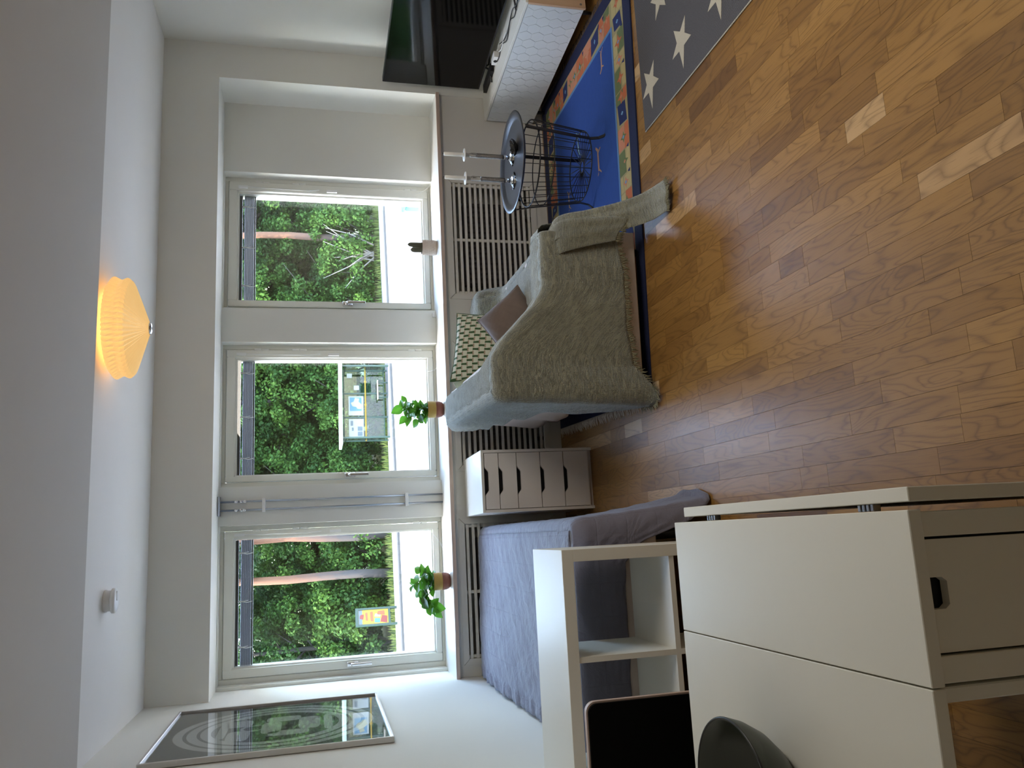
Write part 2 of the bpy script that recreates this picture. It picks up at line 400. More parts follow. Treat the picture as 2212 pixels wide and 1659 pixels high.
# ---- parquet blocks
blocks = []; SW = .0715; r3 = random.Random(11)
x = XL; 
while x < XR:
    y = -.6 - r3.random()*.5
    while y < 4.98:
        L = r3.choice([.16, .22, .30, .30, .38, .42, .48, .55, .62])*r3.uniform(.85, 1.15)
        t = r3.random(); tone = .16+.68*r3.betavariate(4.0, 3.4)
        if t < .05: tone = r3.uniform(.93, 1.0)
        elif t < .07: tone = r3.uniform(.03, .15)
        y1 = min(y+L, 4.985)
        if y1-y > .05: blocks.append((x, min(x+SW, XR), y, y1, tone))
        y += L
    x += SW
def persp(X, Y, Z=0):
    v = Vector((X, Y, Z-CH)); d = v.dot(fw)
    return (1106-F*v.dot(u2)/d, 829.5-F*v.dot(r2)/d, d) if d > .1 else (9e9, 9e9, d)
def score(bk):
    X = (bk[0]+bk[1])/2; Y = (bk[2]+bk[3])/2; px, py, d = persp(X, Y)
    if not (-60 < px < 2300 and -80 < py < 1740): return 0
    if X < -.0 and Y > 1.0: return .001
    if .62 < X and Y > 3.5: return .001
    if X > 1.88 and 1.5 < Y < 3.28: return .001
    return (bk[3]-bk[2])*(bk[1]-bk[0])/d**3
blocks.sort(key=score, reverse=True)
def plank(bm, bk, lay):
    x0, x1, y0, y1, t = bk; g = .0004
    vs = [bm.verts.new(p) for p in ((x0+g, y0+g, 0), (x1-g, y0+g, 0), (x1-g, y1-g, 0), (x0+g, y1-g, 0), (x0+g, y0+g, -.0085), (x1-g, y0+g, -.0085), (x1-g, y1-g, -.0085), (x0+g, y1-g, -.0085))]
    for q in ((0, 1, 2, 3), (0, 4, 5, 1), (1, 5, 6, 2), (2, 6, 7, 3), (3, 7, 4, 0), (4, 7, 6, 5)): bm.faces.new([vs[i] for i in q])
    for v in vs: v[lay] = t
for bk in blocks[:300]:
    bm = bm_(); lay = bm.verts.layers.float.new('tone'); plank(bm, bk, lay); O('floor_block', bm, M['oak'], fl)
bm = bm_(); lay = bm.verts.layers.float.new('tone')
for bk in blocks[300:]: plank(bm, bk, lay)
o = O('parquet_remainder', bm, M['oak'], fl); o['kind'] = 'stuff'

# ---- windows
def window(i, w, g):
    x0, x1 = w; gx0, gx1 = g; t = T('window_%d' % (i+1), None, None, (0, 0, 0), kind='structure')
    z0, z1 = .748, ZT-.003; y0, y1 = 5.375, 5.50
    b = bm_()
    fx0, fx1 = x0+.004, x1-.002
    for a in ((fx0-.012, fx0+.032, z0-.01, z1+.01), (fx1-.032, fx1+.012, z0-.01, z1+.01), (fx0+.032, fx1-.032, z1-.022, z1+.01), (fx0+.032, fx1-.032, z0-.01, z0+.018)):
        box(b, a[0], a[1], y0, y1, a[2], a[3])
    bmesh.ops.bevel(b, geom=b.edges[:], offset=.003, segments=1, affect='EDGES'); O('window_frame', b, M['sash'], t)
    b = bm_(); yy0, yy1 = 5.36, 5.45; s0, s1 = fx0+.036, fx1-.036
    for a in ((s0, gx0, z0+.022, z1-.026), (gx1, s1, z0+.022, z1-.026), (gx0, gx1, 2.057, z1-.026), (gx0, gx1, z0+.022, .806)):
        box(b, a[0], a[1], yy0, yy1, a[2], a[3])
    bmesh.ops.bevel(b, geom=b.edges[:], offset=.004, segments=2, affect='EDGES'); O('sash', b, M['sash'], t)
    b = bm_()       # glazing bead: slim silver profile inside the sash
    for a in ((gx0-.001, gx0+.010, .806, 2.057), (gx1-.010, gx1+.001, .806, 2.057), (gx0+.01, gx1-.01, 2.047, 2.058), (gx0+.01, gx1-.01, .805, .815)):
        box(b, a[0], a[1], 5.395, 5.49, a[2], a[3])
    O('glazing_bead', b, M['trim'], t)
    b = bm_(); box(b, gx0, gx1, 5.400, 5.404, .806, 2.057); O('pane', b, M['pane'], t)
    b = bm_(); box(b, gx0, gx1, 5.486, 5.490, .806, 2.057); O('pane', b, M['pane'], t)
    for zc in (1.895, 1.655, .89):
        b = bm_()
        for k in (-1, 1):
            zz = zc+k*.024
            tube(b, [(fx1-.034, 5.366, zz-.022), (fx1-.034, 5.366, zz-.018), (fx1-.034, 5.366, zz+.018), (fx1-.034, 5.366, zz+.022)], [.004, .0085, .0085, .004], 10)
        O('hinge', b, M['trim'], t, smooth=True)
    # handle
    hx = (s0+gx0)/2+.003
    b = bbox(hx-.015, hx+.015, 5.338, 5.361, 1.305, 1.372, .006, 3); h = O('window_handle', b, M['chrome'], t, smooth=True)
    b = bm_(); tube(b, [(hx, 5.34, 1.345), (hx, 5.318, 1.342), (hx, 5.308, 1.328)], [.010, .010, .009], 12)
    lv = bbox(hx-.009, hx+.009, 5.300, 5.313, 1.222, 1.342, .004, 3); me = bpy.data.meshes.new('tmp'); lv.to_mesh(me); lv.free(); b.from_mesh(me); bpy.data.meshes.remove(me)
    O('lever', b, M['chrome'], h, smooth=True)
    # blind operating rod on the hinge stile
    b = bm_(); rx = gx1+.014
    tube(b, [(rx+.01, 5.352, 2.03), (rx+.004, 5.350, 1.9), (rx, 5.350, 1.6), (rx+.008, 5.349, 1.52)], .0025, 6)
    box(b, rx-.002, rx+.014, 5.345, 5.360, 1.99, 2.05); box(b, rx-.004, rx+.012, 5.345, 5.360, 1.40, 1.47)
    O('blind_rod', b, M['plastic'], t)
    return t
for i in range(3): window(i, WIN[i], GL[i])
# white painted reveals lining each opening
for i, (x0, x1) in enumerate(WIN):
    b = bm_(); box(b, x0-.0, x0+.004, YN-.001, 5.376, .745, ZT-.001); box(b, x1-.004, x1, YN-.001, 5.376, .745, ZT-.001); box(b, x0, x1, YN-.001, 5.376, ZT-.004, ZT-.0005)
    S('trim_%d' % (i+1), b, M['trim'])
b = bm_(); box(b, XL, XN, 4.952, YN+.0, .735, ZS)
for x0, x1 in WIN: box(b, x0+.004, x1-.004, YN, 5.376, .735, ZS)
sill = S('window_sill', b, M['trim'])
b = bm_(); box(b, XL, XN, 4.940, 4.953, .728, ZS+.0005); O('sill_edge', b, M['sillwood'], sill)
# raised venetian blinds between the panes
BL = ('left', 'middle', 'right')
for i, (g0, g1) in enumerate(GL):
    t = T('venetian_blind', 'raised grey slatted blind between the panes of the %s window' % BL[i], 'blind', ((g0+g1)/2, 5.445, 2.0), 0, None)
    hw = (g1-g0)/2-.012
    b = bbox(-hw, hw, -.014, .014, .030, .056, .002, 1); O('head_rail', b, M['railgrey'], t)
    for k in range(12):
        b = bm_(); z = .016-.0052*k
        pr = [(-.0125, -.0006), (-.006, .0014), (0, .0020), (.006, .0014), (.0125, -.0006), (.0118, -.0030), (0, -.0016), (-.0118, -.0030)]
        prism(b, [(a, c+z) for a, c in pr], 'x', -hw, hw)
        O('slat', b, M['slatm'], t)
    b = bbox(-hw, hw, -.013, .013, -.056, -.047, .002, 1); O('bottom_rail', b, M['railgrey'], t)
    for f in (-.72, 0, .78):
        b = bm_(); tube(b, [(f*hw, -.0155, .032), (f*hw+.003, -.020, .005), (f*hw-.003, -.019, -.02), (f*hw+.002, -.0165, -.052)], .0032, 6)
        tube(b, [(f*hw+.008, -.0155, .032), (f*hw+.004, -.020, .0), (f*hw+.009, -.018, -.03)], .0025, 6); O('ladder_cord', b, M['plastic'], t)
# cords looping from the windows on to the sill
for nm, pts in (('thin white blind cord looping to the right end of the sill', [(2.40, 5.36, .86), (2.415, 5.33, .80), (2.44, 5.29, .76), (2.45, 5.25, .756), (2.452, 5.22, .753)]),
                ('thin white blind cord curving over the sill at the middle window near the plant', [(1.17, 5.345, .93), (1.10, 5.29, .84), (1.10, 5.22, .772), (1.16, 5.17, .755), (1.27, 5.15, .753)]),
                ('thin white blind cord curving over the sill at the left window above its plant pot', [(.05, 5.35, .84), (-.02, 5.27, .79), (-.10, 5.22, .757), (-.20, 5.20, .753), (-.30, 5.21, .753)])):
    b = bm_(); P = [Vector(p) for p in pts]; Q = []
    for k in range(len(P)-1):
        for s_ in range(6):
            u = s_/6; p0 = P[max(k-1, 0)]; p1 = P[k]; p2 = P[k+1]; p3 = P[min(k+2, len(P)-1)]
            Q.append(.5*((2*p1)+(p2-p0)*u+(2*p0-5*p1+4*p2-p3)*u*u+(3*p1-p0-3*p2+p3)*u**3))
    Q.append(P[-1]); tube(b, Q, .0014, 5); tag(O('blind_cord', b, M['plastic']), nm, 'cord')
# two steel pipes on the pier
t = T('heating_pipes', 'pair of thin steel pipes clipped to the pier between the left and middle windows', 'pipes', (.245, 5.255, .75))
for sx in (-.026, .026):
    b = bm_(); tube(b, [(sx, 0, .0), (sx, 0, 1.385)], .0058, 12); p = O('pipe', b, M['steel'], t)
    b = bm_()
    for z in (1.225, 1.245, 1.275): tube(b, [(sx, 0, z), (sx, 0, z+.006), (sx, 0, z+.014), (sx, 0, z+.02)], [.006, .0105, .0105, .006], 10)
    O('coupling', b, M['chrome'], p)
for z in (.225, 1.11): b = bbox(-.042, .042, -.011, .024, z, z+.020, .002, 1); O('pipe_bracket', b, M['plastic'], t)
b = bbox(-.060, .060, -.045, .024, 1.376, 1.388, .002, 1); O('pipe_collar', b, M['steel'], t)
# cable clip on the sill by the middle pier
b = bbox(1.47, 1.50, 5.262, 5.279, .752, .775, .003); tag(O('cable_clip', b, M['plastic']), 'small white plastic clip on the sill at the foot of the right pier', 'clip')

# ---- radiator covers
t = T('radiator_cover', 'cream painted panelling with three slatted grilles below the window sill', 'radiator cover', (0, 4.975, 0))
G = [(-.735, .065), (.43, 1.20), (1.552, 2.328)]; gz0, gz1 = .115, .662
b = bm_(); Y0, Y1 = .010, .028
box(b, XL+.001, XN-.001, Y0, Y1, gz1, .727); box(b, XL+.001, XN-.001, Y0, Y1, .0, gz0)
xs = [XL+.001]+[v for g in G for v in g]+[XN-.001]
for i in range(0, 8, 2): box(b, xs[i], xs[i+1], Y0, Y1, gz0, gz1)
O('panel', b, M['cover'], t)
for i, (x0, x1) in enumerate(G):
    b = bm_(); w_ = .036; P = [(x0-w_, gz0-w_), (x1+w_, gz0-w_), (x1+w_, gz1+w_), (x0-w_, gz1+w_)]; I = [(x0, gz0), (x1, gz0), (x1, gz1), (x0, gz1)]
    for k in range(4):
        a, c, d, e = P[k], P[(k+1) % 4], I[(k+1) % 4], I[k]
        cx_ = sum(p[0] for p in (a, c, d, e))/4; cz_ = sum(p[1] for p in (a, c, d, e))/4
        prism(b, [(p[0]+(cx_-p[0])*.004, p[1]+(cz_-p[1])*.012) for p in (a, c, d, e)], 'y', .003, .0098)
    fr = O('grille_frame', b, M['cover'], t)
    n = 15; pitch = (gz1-gz0)/n
    for k in range(n):
        z = gz0+pitch*(k+.5)
        b = bm_(); prism(b, [(x0-.004, z-.0085), (x1+.004, z-.0085), (x1+.004, z+.0085), (x0-.004, z+.0085)], 'y', .012, .020)
        s_ = O('slat', b, M['cover'], fr)
    for xm in ((x0+x1)/2-.01, x0+.012, x1-.012):
        b = bbox(xm-.009, xm+.009, .0205, .034, gz0-.01, gz1+.01, 0); O('upright', b, M['cover'], fr)
    b = bm_(); tube(b, [((x0+x1)/2-.01, .0098, .70-.012), ((x0+x1)/2-.01, .007, .70-.012)], .003, 8); O('screw', b, M['dark'], fr)
for i, (x0, x1) in enumerate(((-.66, -.02), (.52, 1.12), (1.66, 2.25))):
    t = T('radiator', 'dark grey panel radiator behind the %s slatted grille' % BL[i], 'radiator', ((x0+x1)/2, 5.13, .14)); hw = (x1-x0)/2
    b = bm_(); box(b, -hw, hw, 0, .05, 0, .42)
    O('core', b, M['rad'], t)
    for k in range(16): xx = -hw+(k+.5)*2*hw/16; b = bbox(xx-.012, xx+.012, -.012, .001, .02, .40, .004, 1); O('fin', b, M['rad'], t)
    b = bm_(); tube(b, [(hw, .02, .03), (hw+.05, .02, .03), (hw+.05, .02, -.13)], .009, 8); O('supply_pipe', b, M['steel'], t)
    for xx in (-hw*.7, hw*.7): b = bbox(xx-.01, xx+.01, .0, .05, -.14, .0, 0); O('foot', b, M['rad'], t)

# ================================================================== CEILING FITTINGS
t = T('ceiling_lamp', 'lit amber pleated paper lamp shade mounted on the white ceiling', 'lamp', (1.0, 3.84, ZC))
b = bm_(); n = 112; prof = [(.150, -.016, .008), (.195, -.028, .012), (.217, -.046, .017), (.211, -.078, .006), (.214, -.102, .015), (.203, -.116, .013), (.145, -.140, .009), (.080, -.166, .005), (.024, -.188, .002)]
rs = []
for r, z, a in prof:
    rs.append([b.verts.new(((r+(a if j % 2 else -a))*math.cos(2*PI*j/n), (r+(a if j % 2 else -a))*math.sin(2*PI*j/n), z)) for j in range(n)])
for A, B in zip(rs, rs[1:]):
    for j in range(n): b.faces.new((A[j], A[(j+1) % n], B[(j+1) % n], B[j]))
O('pleated_shade', b, M['shade'], t)
b = bm_(); lathe(b, [(0, -.185), (.027, -.185), (.029, -.189), (.023, -.195), (.010, -.199), (0, -.1995)], 20); O('finial', b, M['chrome'], t)
b = bm_(); lathe(b, [(0, 0), (.06, 0), (.06, -.02), (.012, -.024), (.008, -.03), (.006, -.200), (0, -.2)], 24); O('ceiling_mount', b, M['plastic'], t)
bl = bm_(); bmesh.ops.create_uvsphere(bl, u_segments=16, v_segments=10, radius=.03)
for v in bl.verts: v.co += Vector((.06, 0, -.09))
eb = bpy.data.materials.new('bulb_glow'); eb.use_nodes = True; q = NB(eb); q.b.inputs['Emission Color'].default_value = (1, .6, .25, 1); q.b.inputs['Emission Strength'].default_value = 2
q.l(q.mix(q.noise(q.obj(), 5), (.9, .8, .6, 1), (1, .9, .7, 1)), q.b.inputs['Base Color'])
O('bulb', bl, eb, t, smooth=True)
ll = bpy.data.lights.new('lamp_light', 'POINT'); ll.energy = .5; ll.color = (1, .55, .2); ll.shadow_soft_size = .12
lo = bpy.data.objects.new('lamp_light', ll); C.objects.link(lo); lo.parent = t; lo.location = (0, 0, -.035)
t = T('smoke_detector', 'small round white smoke detector on the ceiling', 'smoke detector', (-.21, 4.03, ZC))
b = bm_(); lathe(b, [(0, 0), (.047, 0), (.050, -.004), (.050, -.009), (.046, -.012), (.046, -.030), (.0, -.030)], 36); O('base', b, M['plastic'], t, smooth=False)
b = bm_(); lathe(b, [(.040, -.028), (.055, -.032), (.056, -.042), (.050, -.049), (.030, -.051), (0, -.0515)], 36); O('cap', b, M['plastic'], t)
b = bbox(.0, .042, -.012, .012, -.0535, -.050, .001, 1); O('test_button', b, M['plastic'], t)

# ================================================================== PICTURE on the left wall
t = T('framed_print', 'silver-framed grey print of pale rings behind reflecting glass on the left wall', 'picture', (XL, 4.115, 1.74))
hw, hh = .515, .50; b = bm_()
for a in ((-hw, -hw+.012, -hh, hh), (hw-.012, hw, -hh, hh), (-hw+.012, hw-.012, hh-.012, hh), (-hw+.012, hw-.012, -hh, -hh+.012)):
    box(b, .002, .026, a[0], a[1], a[2], a[3])
bmesh.ops.bevel(b, geom=b.edges[:], offset=.002, segments=1, affect='EDGES'); O('frame', b, M['frameS'], t)
b = bm_(); box(b, .003, .010, -hw+.012, hw-.012, -hh+.012, hh-.012); bk_ = O('print_sheet', b, M['printdark'], t)
b = bm_()
def band(r0, r1, a0=0, a1=2*PI, cy_=0, cz_=0, n=72, x=.0106, ky=1, kz=1.0):
    for k in range(n):
        A = a0+(a1-a0)*k/n; B = a0+(a1-a0)*(k+1)/n
        ngon(b, [(x, cy_+ky*r0*math.cos(A), cz_+kz*r0*math.sin(A)), (x, cy_+ky*r1*math.cos(A), cz_+kz*r1*math.sin(A)), (x, cy_+ky*r1*math.cos(B), cz_+kz*r1*math.sin(B)), (x, cy_+ky*r0*math.cos(B), cz_+kz*r0*math.sin(B))])
band(.405, .445); band(.345, .388); band(.285, .330)
for (a, c, w_, h_) in ((-.13, .16, .10, .05), (.12, .17, .07, .06), (-.02, .02, .12, .045), (.15, -.03, .055, .08), (-.15, -.06, .05, .09), (.02, -.15, .13, .05), (0, .235, .16, .02), (.0, -.235, .16, .02)):
    ngon(b, [(.0107, a+w_*math.copysign(abs(math.cos(k*PI/12))**.5, math.cos(k*PI/12)), c+h_*math.copysign(abs(math.sin(k*PI/12))**.5, math.sin(k*PI/12))) for k in range(24)])
band(.045, .060, cy_=0, cz_=.10, n=32, x=.0109)
O('ring_pattern', b, M['printpale'], t)
b = bm_(); box(b, .014, .016, -hw+.011, hw-.011, -hh+.011, hh-.011); O('glass', b, M['picglass'], t)

# ================================================================== DRAWER UNIT
t = T('drawer_unit', 'narrow white five-drawer unit standing between the bed and the sofa', 'drawer unit', (.113, 4.415, 0), math.radians(.5))
w_, d_, h_ = .350, .52, .655
b = bm_(); th = .016
box(b, 0, th, 0, d_, 0, h_-th); box(b, w_-th, w_, 0, d_, 0, h_-th); box(b, th, w_-th, 0.02, d_, 0, .02); box(b, th, w_-th, d_-.01, d_, 0.02, h_-th)
O('carcass', b, M['drawer'], t)
b = bbox(0, w_, 0, d_, h_-th, h_, .0015, 1); O('top', b, M['whitelam'], t)
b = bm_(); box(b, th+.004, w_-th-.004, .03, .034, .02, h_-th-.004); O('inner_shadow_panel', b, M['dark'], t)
zs = [.022, .173, .311, .450, .555, .637]
for k in range(5):
    z0, z1 = zs[k]+.002, zs[k+1]-.002; x0, x1 = th+.003, w_-th-.003; c_ = (x0+x1)/2
    pts = [(x0, z0), (x1, z0), (x1, z1)]
    for u in (0.083, .074, .066, .060, .054, .048, .040, .030, 0, -.030, -.040, -.048, -.054, -.060, -.066, -.074, -.083):
        dz = .021*sm(.083-abs(u), 0, .036); pts.append((c_+u, z1-dz))
    pts.append((x0, z1)); b = bm_(); prism(b, pts, 'y', .0, .016)
    O('drawer_front', b, M['drawer'], t)

# ================================================================== BED + SPREAD
t = T('bed', 'single bed with a pale mattress along the left wall below the window', 'bed', (-.40, 3.98, 0))
b = bbox(-.425, .425, -.95, .92, .40, .575, .04, 3); O('mattress', b, M['sofa'], t, smooth=True)
b = bbox(-.43, .43, -.955, .925, .24, .395, .012, 2); O('bed_base', b, M['sofa'], t, smooth=True)
for sx in (-1, 1):
    for sy in (-1, 1): b = bm_(); lathe(b, [(0, 0), (.022, 0), (.03, .24), (0, .24)], 16, (sx*.37, sy*.87-.01, 0)); O('leg', b, M['blackplastic'], t)

def perim_interp(tab, s):
    for (a, *va), (c, *vc) in zip(tab, tab[1:]):
        if s <= c:
            u = 0 if c == a else (s-a)/(c-a); u = max(0, min(1, u)); return [p+(q_-p)*u for p, q_ in zip(va, vc)]
    return list(tab[-1][1:])
def skirt(path, norm, ztop, hem, ns, nr, rho, fold, seed=0, uvo=(0, 0), floor=.006, tnorm=None):
    """path(s)->(x,y); norm(s)->(nx,ny); ztop(s); hem(s)->[z, flare]; returns grid and hem points"""
    V = []; U = []; hemp = []
    for i in range(ns+1):
        s = i/ns; px, py = path(s); nx, ny = norm(s); zt = ztop(s); hz, fl_ = hem(s)
        tx, ty = -ny, nx
        mx_, my_ = (tnorm or norm)(s)
        for j in range(nr+1):
            u = j/nr
            if j <= 3:
                a = (j/3)*PI/2; out = rho*math.sin(a)-rho; z = zt-rho*(1-math.cos(a)); ar = rho*a
            else:
                v = (j-3)/(nr-3); z = (zt-rho)+(hz-(zt-rho))*v; f_ = fold(s)*(v**.8)
                out = fl_*v**1.4+f_*.5; ar = rho*PI/2+(zt-rho-hz)*v
            wob = .003*hn(s*9, u*4, seed)
            if z < floor: out += (floor-z); z = floor+.002*(1+hn(s*6, u*3, seed))
            ro = min(0, out); out = out-ro; wob *= min(1, j/5)
            if j == 0: ro -= .015; z -= .003
            V.append(Vector((px+mx_*ro+nx*(out+wob), py+my_*ro+ny*(out+wob), z))); U.append((uvo[0]+s*perim_len(path), uvo[1]+ar))
        hemp.append((V[-1], Vector((nx, ny, 0)), Vector((tx, ty, 0)), hz))
    Fc = [(i*(nr+1)+j, (i+1)*(nr+1)+j, (i+1)*(nr+1)+j+1, i*(nr+1)+j+1) for i in range(ns) for j in range(nr)]
    return (V, U, Fc), hemp
_pl = {}
def perim_len(path):
    if path not in _pl:
        P = [Vector(path(k/60)) for k in range(61)]; _pl[path] = sum((a-b).length for a, b in zip(P, P[1:]))
    return _pl[path]
t = T('bedspread', 'blue-grey quilted bedspread over the bed, one corner trailing on the floor', 'bedspread', (-.40, 3.98, 0))
bx0, bx1, by0, by1, bz = -.425, .445, -.965, .93, .590
R_ = .05
def btop(u, v):
    x = bx0+(bx1-R_-bx0)*u; y = (by0+R_)+(by1-by0-R_)*v
    z = bz+.004*hn(x*3, y*2, 1)+.003*hn(x*9, y*6, 5)
    z += .035*math.exp(-((y-.45)/.5)**2)*math.exp(-((x+.25)/.35)**2)     # a pillow under the cloth by the wall
    if u < .08: z += .012*hn(y*6, 2, 3)
    e = min(1, (1-u)/.06, v/.03); z -= .004*(1-e)
    return Vector((x, y, z)), (x, y)
g1 = grid_mesh('x', btop, 44, 80, None)
# perimeter: right side from window end to near end, rounded corner, then near side to the left wall
def bpath(s):
    L1 = by1-(by0+R_); L2 = R_*PI/2; L3 = (bx1-R_)-bx0; Tt = L1+L2+L3; d = s*Tt
    if d < L1: return (bx1, by1-d)
    if d < L1+L2:
        a = (d-L1)/R_; return (bx1-R_+R_*math.cos(a), by0+R_-R_*math.sin(a))
    return (bx1-R_-(d-L1-L2), by0)
def bnorm(s):
    L1 = by1-(by0+R_); L2 = R_*PI/2; L3 = (bx1-R_)-bx0; Tt = L1+L2+L3; d = s*Tt
    a0 = 0 if d < L1-.12 else (PI/2 if d > L1+L2+.12 else PI/2*(d-L1+.12)/(L2+.24))
    return (math.cos(a0), -math.sin(a0))
bh = [(0, .40, .0), (.45, .20, .01), (.50, .12, .02), (.545, .02, .06), (.60, .0, .085), (.65, -.02, .075), (.68, -.01, .06), (.70, .10, .03), (.72, .30, .01), (.75, .385, .0), (1, .40, .0)]
gs, _ = skirt(bpath, bnorm, lambda s: bz-.003+(.02 if s < .2 else 0)*0, lambda s: perim_interp(bh, s), 220, 22, R_, lambda s: .010*math.sin(s*60)+(.014*math.sin(s*85) if .5 < s < .73 else .006*math.sin(s*110)), 3)
# the skirt path runs on the outer face, so its first row starts R_ inside
o = multi_grid('quilt', [g1, gs], M['spread'], t, .003)

# ================================================================== CUBE SHELF (2 x 2, open back)
t = T('cube_shelf', 'glossy white four-cube open shelf at the foot of the bed', 'shelf', (-.066, 2.60, 0))
Lx = -.773; D_ = .37; th = .040
b = bbox(Lx, 0, 0, D_, .765-th, .765, .0012, 1); O('top_board', b, M['whitelam'], t)
b = bbox(Lx, 0, 0, D_, 0, th, .0012, 1); O('bottom_board', b, M['whitelam'], t)
for x0 in (Lx, -th): b = bbox(x0, x0+th, .0, D_, th, .765-th, .0008, 1); O('side_panel', b, M['whitelam'], t)
xm = -.345; b = bbox(xm-.018, xm+.0, .004, D_-.004, th, .765-th, 0); O('divider', b, M['whitelam'], t)
for x0, x1 in ((Lx+th, xm-.018), (xm, -th)): b = bbox(x0, x1, .004, D_-.004, .366, .384, 0); O('middle_shelf', b, M['whitelam'], t)

# ================================================================== BLACK CHAIR behind the table
t = T('chair', 'black chair with a thin pale rim standing between shelf and white table', 'chair', (-.655, 2.10, 0))
def rrect(x0, x1, z0, z1, r, n=6):
    P = []
    for cx_, cz_, a in ((x1-r, z1-r, 0), (x0+r, z1-r, PI/2), (x0+r, z0+r, PI), (x1-r, z0+r, 1.5*PI)):
        P += [(cx_+r*math.cos(a+k*PI/2/n), cz_+r*math.sin(a+k*PI/2/n)) for k in range(n+1)]
    return P
b = bm_(); prism(b, rrect(-.180, .190, .50, .843, .028), 'y', .102, .118); O('backrest_shell', b, M['rimpale'], t)
b = bm_(); prism(b, rrect(-.174, .1855, .505, .8385, .025), 'y', .092, .1018); O('backrest_pad', b, M['chairblack'], t)
b = bbox(-.18, .18, -.28, .10, .43, .46, .01, 2); O('seat', b, M['chairblack'], t)
for sx in (-.16, .16):
    b = bm_(); tube(b, [(sx, .085, 0), (sx, .085, .45), (sx, .112, .56)], .011, 10); O('leg', b, M['blackmetal'], t)
    b = bm_(); tube(b, [(sx, -.25, 0), (sx, -.25, .432)], .011, 10); O('leg', b, M['blackmetal'], t)

# ================================================================== GATELEG TABLE
t = T('gateleg_table', 'off-white drop-leaf table with one leaf up and drawers in the centre', 'table', (0, .985, 0))
tz, th = .74, .022
b = bbox(-.2375, 0.003, 0, .775, tz-th, tz, .0012, 1); O('table_top', b, M['desk'], t)
b = bbox(-.836, -.2400, 0, .775, tz-th, tz, .0012, 1); O('raised_leaf', b, M['desk'], t)
b = bbox(.0145, .0355, -.004, .722, .12, tz-.001, .0012, 1); O('hanging_leaf', b, M['desk'], t)
for y in (.055, .56, ):
    for k in range(4): b = bbox(.0035, .0143, .64-y+k*.010-.0, .64-y+k*.010+.007, tz-.020, tz-.006, .001, 1); O('hinge', b, M['steel'], t)
for x0, x1 in ((-.036, 0.0), (-.236, -.200)):
    for y0 in (.012, .725): b = bbox(x0, x1, y0, y0+.036, 0, tz-th-.001, .001, 1); O('leg', b, M['desk'], t)
b = bbox(-.199, -.037, .05, .724, .115, .135, 0); O('bottom_panel', b, M['desk'], t)
b = bbox(-.012, -.004, .049, .724, .13, tz-th-.001, 0); O('side_panel', b, M['pine'], t)
b = bbox(-.234, -.226, .049, .724, .13, tz-th-.001, 0); O('side_panel', b, M['desk'], t)
for k in range(3):
    z1 = tz-th-.006-k*.19; z0 = z1-.184; x0, x1 = -.196, -.040; c_ = -.115
    pts = [(x0, z0), (x1, z0), (x1, z1), (c_+.022, z1), (c_+.022, z1-.026), (c_+.016, z1-.034), (c_-.016, z1-.034), (c_-.022, z1-.026), (c_-.022, z1), (x0, z1)]
    b = bm_(); prism(b, pts, 'y', .016+.004*k, .030+.004*k); dr = O('drawer_front', b, M['desk'], t)
    b = bm_(); box(b, x0+.004, x1-.004, .036+.004*k, .35, z0+.01, z1-.012); O('drawer_box', b, M['dark'], dr)
# gate leg carrying the raised leaf
b = bbox(-.263, -.242, .018, .075, 0, tz-th-.001, .002, 1); O('gate_leg', b, M['desk'], t)
b = bbox(-.263, -.242, .0755, .60, .66, tz-th-.001, .001, 1); O('gate_rail', b, M['desk'], t)
b = bbox(-.263, -.242, .0755, .60, .12, .16, .001, 1); O('gate_rail', b, M['desk'], t)
# bowl on the table
t = T('bowl', 'large dark green-grey bowl standing on the white table', 'bowl', (-.487, 1.405, .7405))
b = bm_(); lathe(b, [(0, 0), (.072, 0), (.085, .008), (.112, .035), (.130, .065), (.139, .092), (.137, .0955), (.133, .093), (.122, .066), (.104, .038), (.075, .016), (0, .010)], 64); O('bowl_body', b, M['bowl'], t)
b = bm_(); ring(b, (0, 0, .0935), .1365, .0024, 64, 6); O('rim', b, M['blackplastic'], t)

# ================================================================== RUGS
EX = Vector((1, -.066, 0)); EY = Vector((.030, 1, 0)); RO = Vector((.60, 3.485, 0))
t = T('blue_rug', 'blue rug with a patchwork border in orange, green and cream under the sofa', 'rug', (0, 0, 0))
RL, RW = 2.24, 1.47
def RP(a, c, z): 
    p = RO+EX*a+EY*c*(1+.040*a); return (p.x, p.y, z)
b = bm_(); vs0 = [b.verts.new(RP(a, c, .0005)) for a, c in ((0, 0), (RL, 0), (RL, RW), (0, RW))]; vs1 = [b.verts.new(RP(a, c, .008)) for a, c in ((0, 0), (RL, 0), (RL, RW), (0, RW))]
b.faces.new(vs1); b.faces.new(vs0[::-1])
for k in range(4): b.faces.new((vs0[k], vs0[(k+1) % 4], vs1[(k+1) % 4], vs1[k]))
o = O('rug_body', b, M['rugprint'], t); NAVY = (.003, .009, .052, 1); setcol(o, [NAVY]*6)
b = bm_(); cols = []
def patch(pts, col, z): ngon(b, [RP(a, c, z) for a, c in pts]); cols.append(col+(1,))
B0, B1 = .085, .245
patch([(B0, B0), (RL-B0, B0), (RL-B0, RW-B0), (B0, RW-B0)], (.34, .29, .14), .0084)
patch([(B1-.018, B1-.018), (RL-B1+.018, B1-.018), (RL-B1+.018, RW-B1+.018), (B1-.018, RW-B1+.018)], (.10, .22, .42), .0096)
ORG, GRN, CRM, PNK, LBL = (.50, .135, .05), (.13, .17, .065), (.47, .38, .17), (.55, .22, .12), (.16, .32, .50)
rr = random.Random(5)
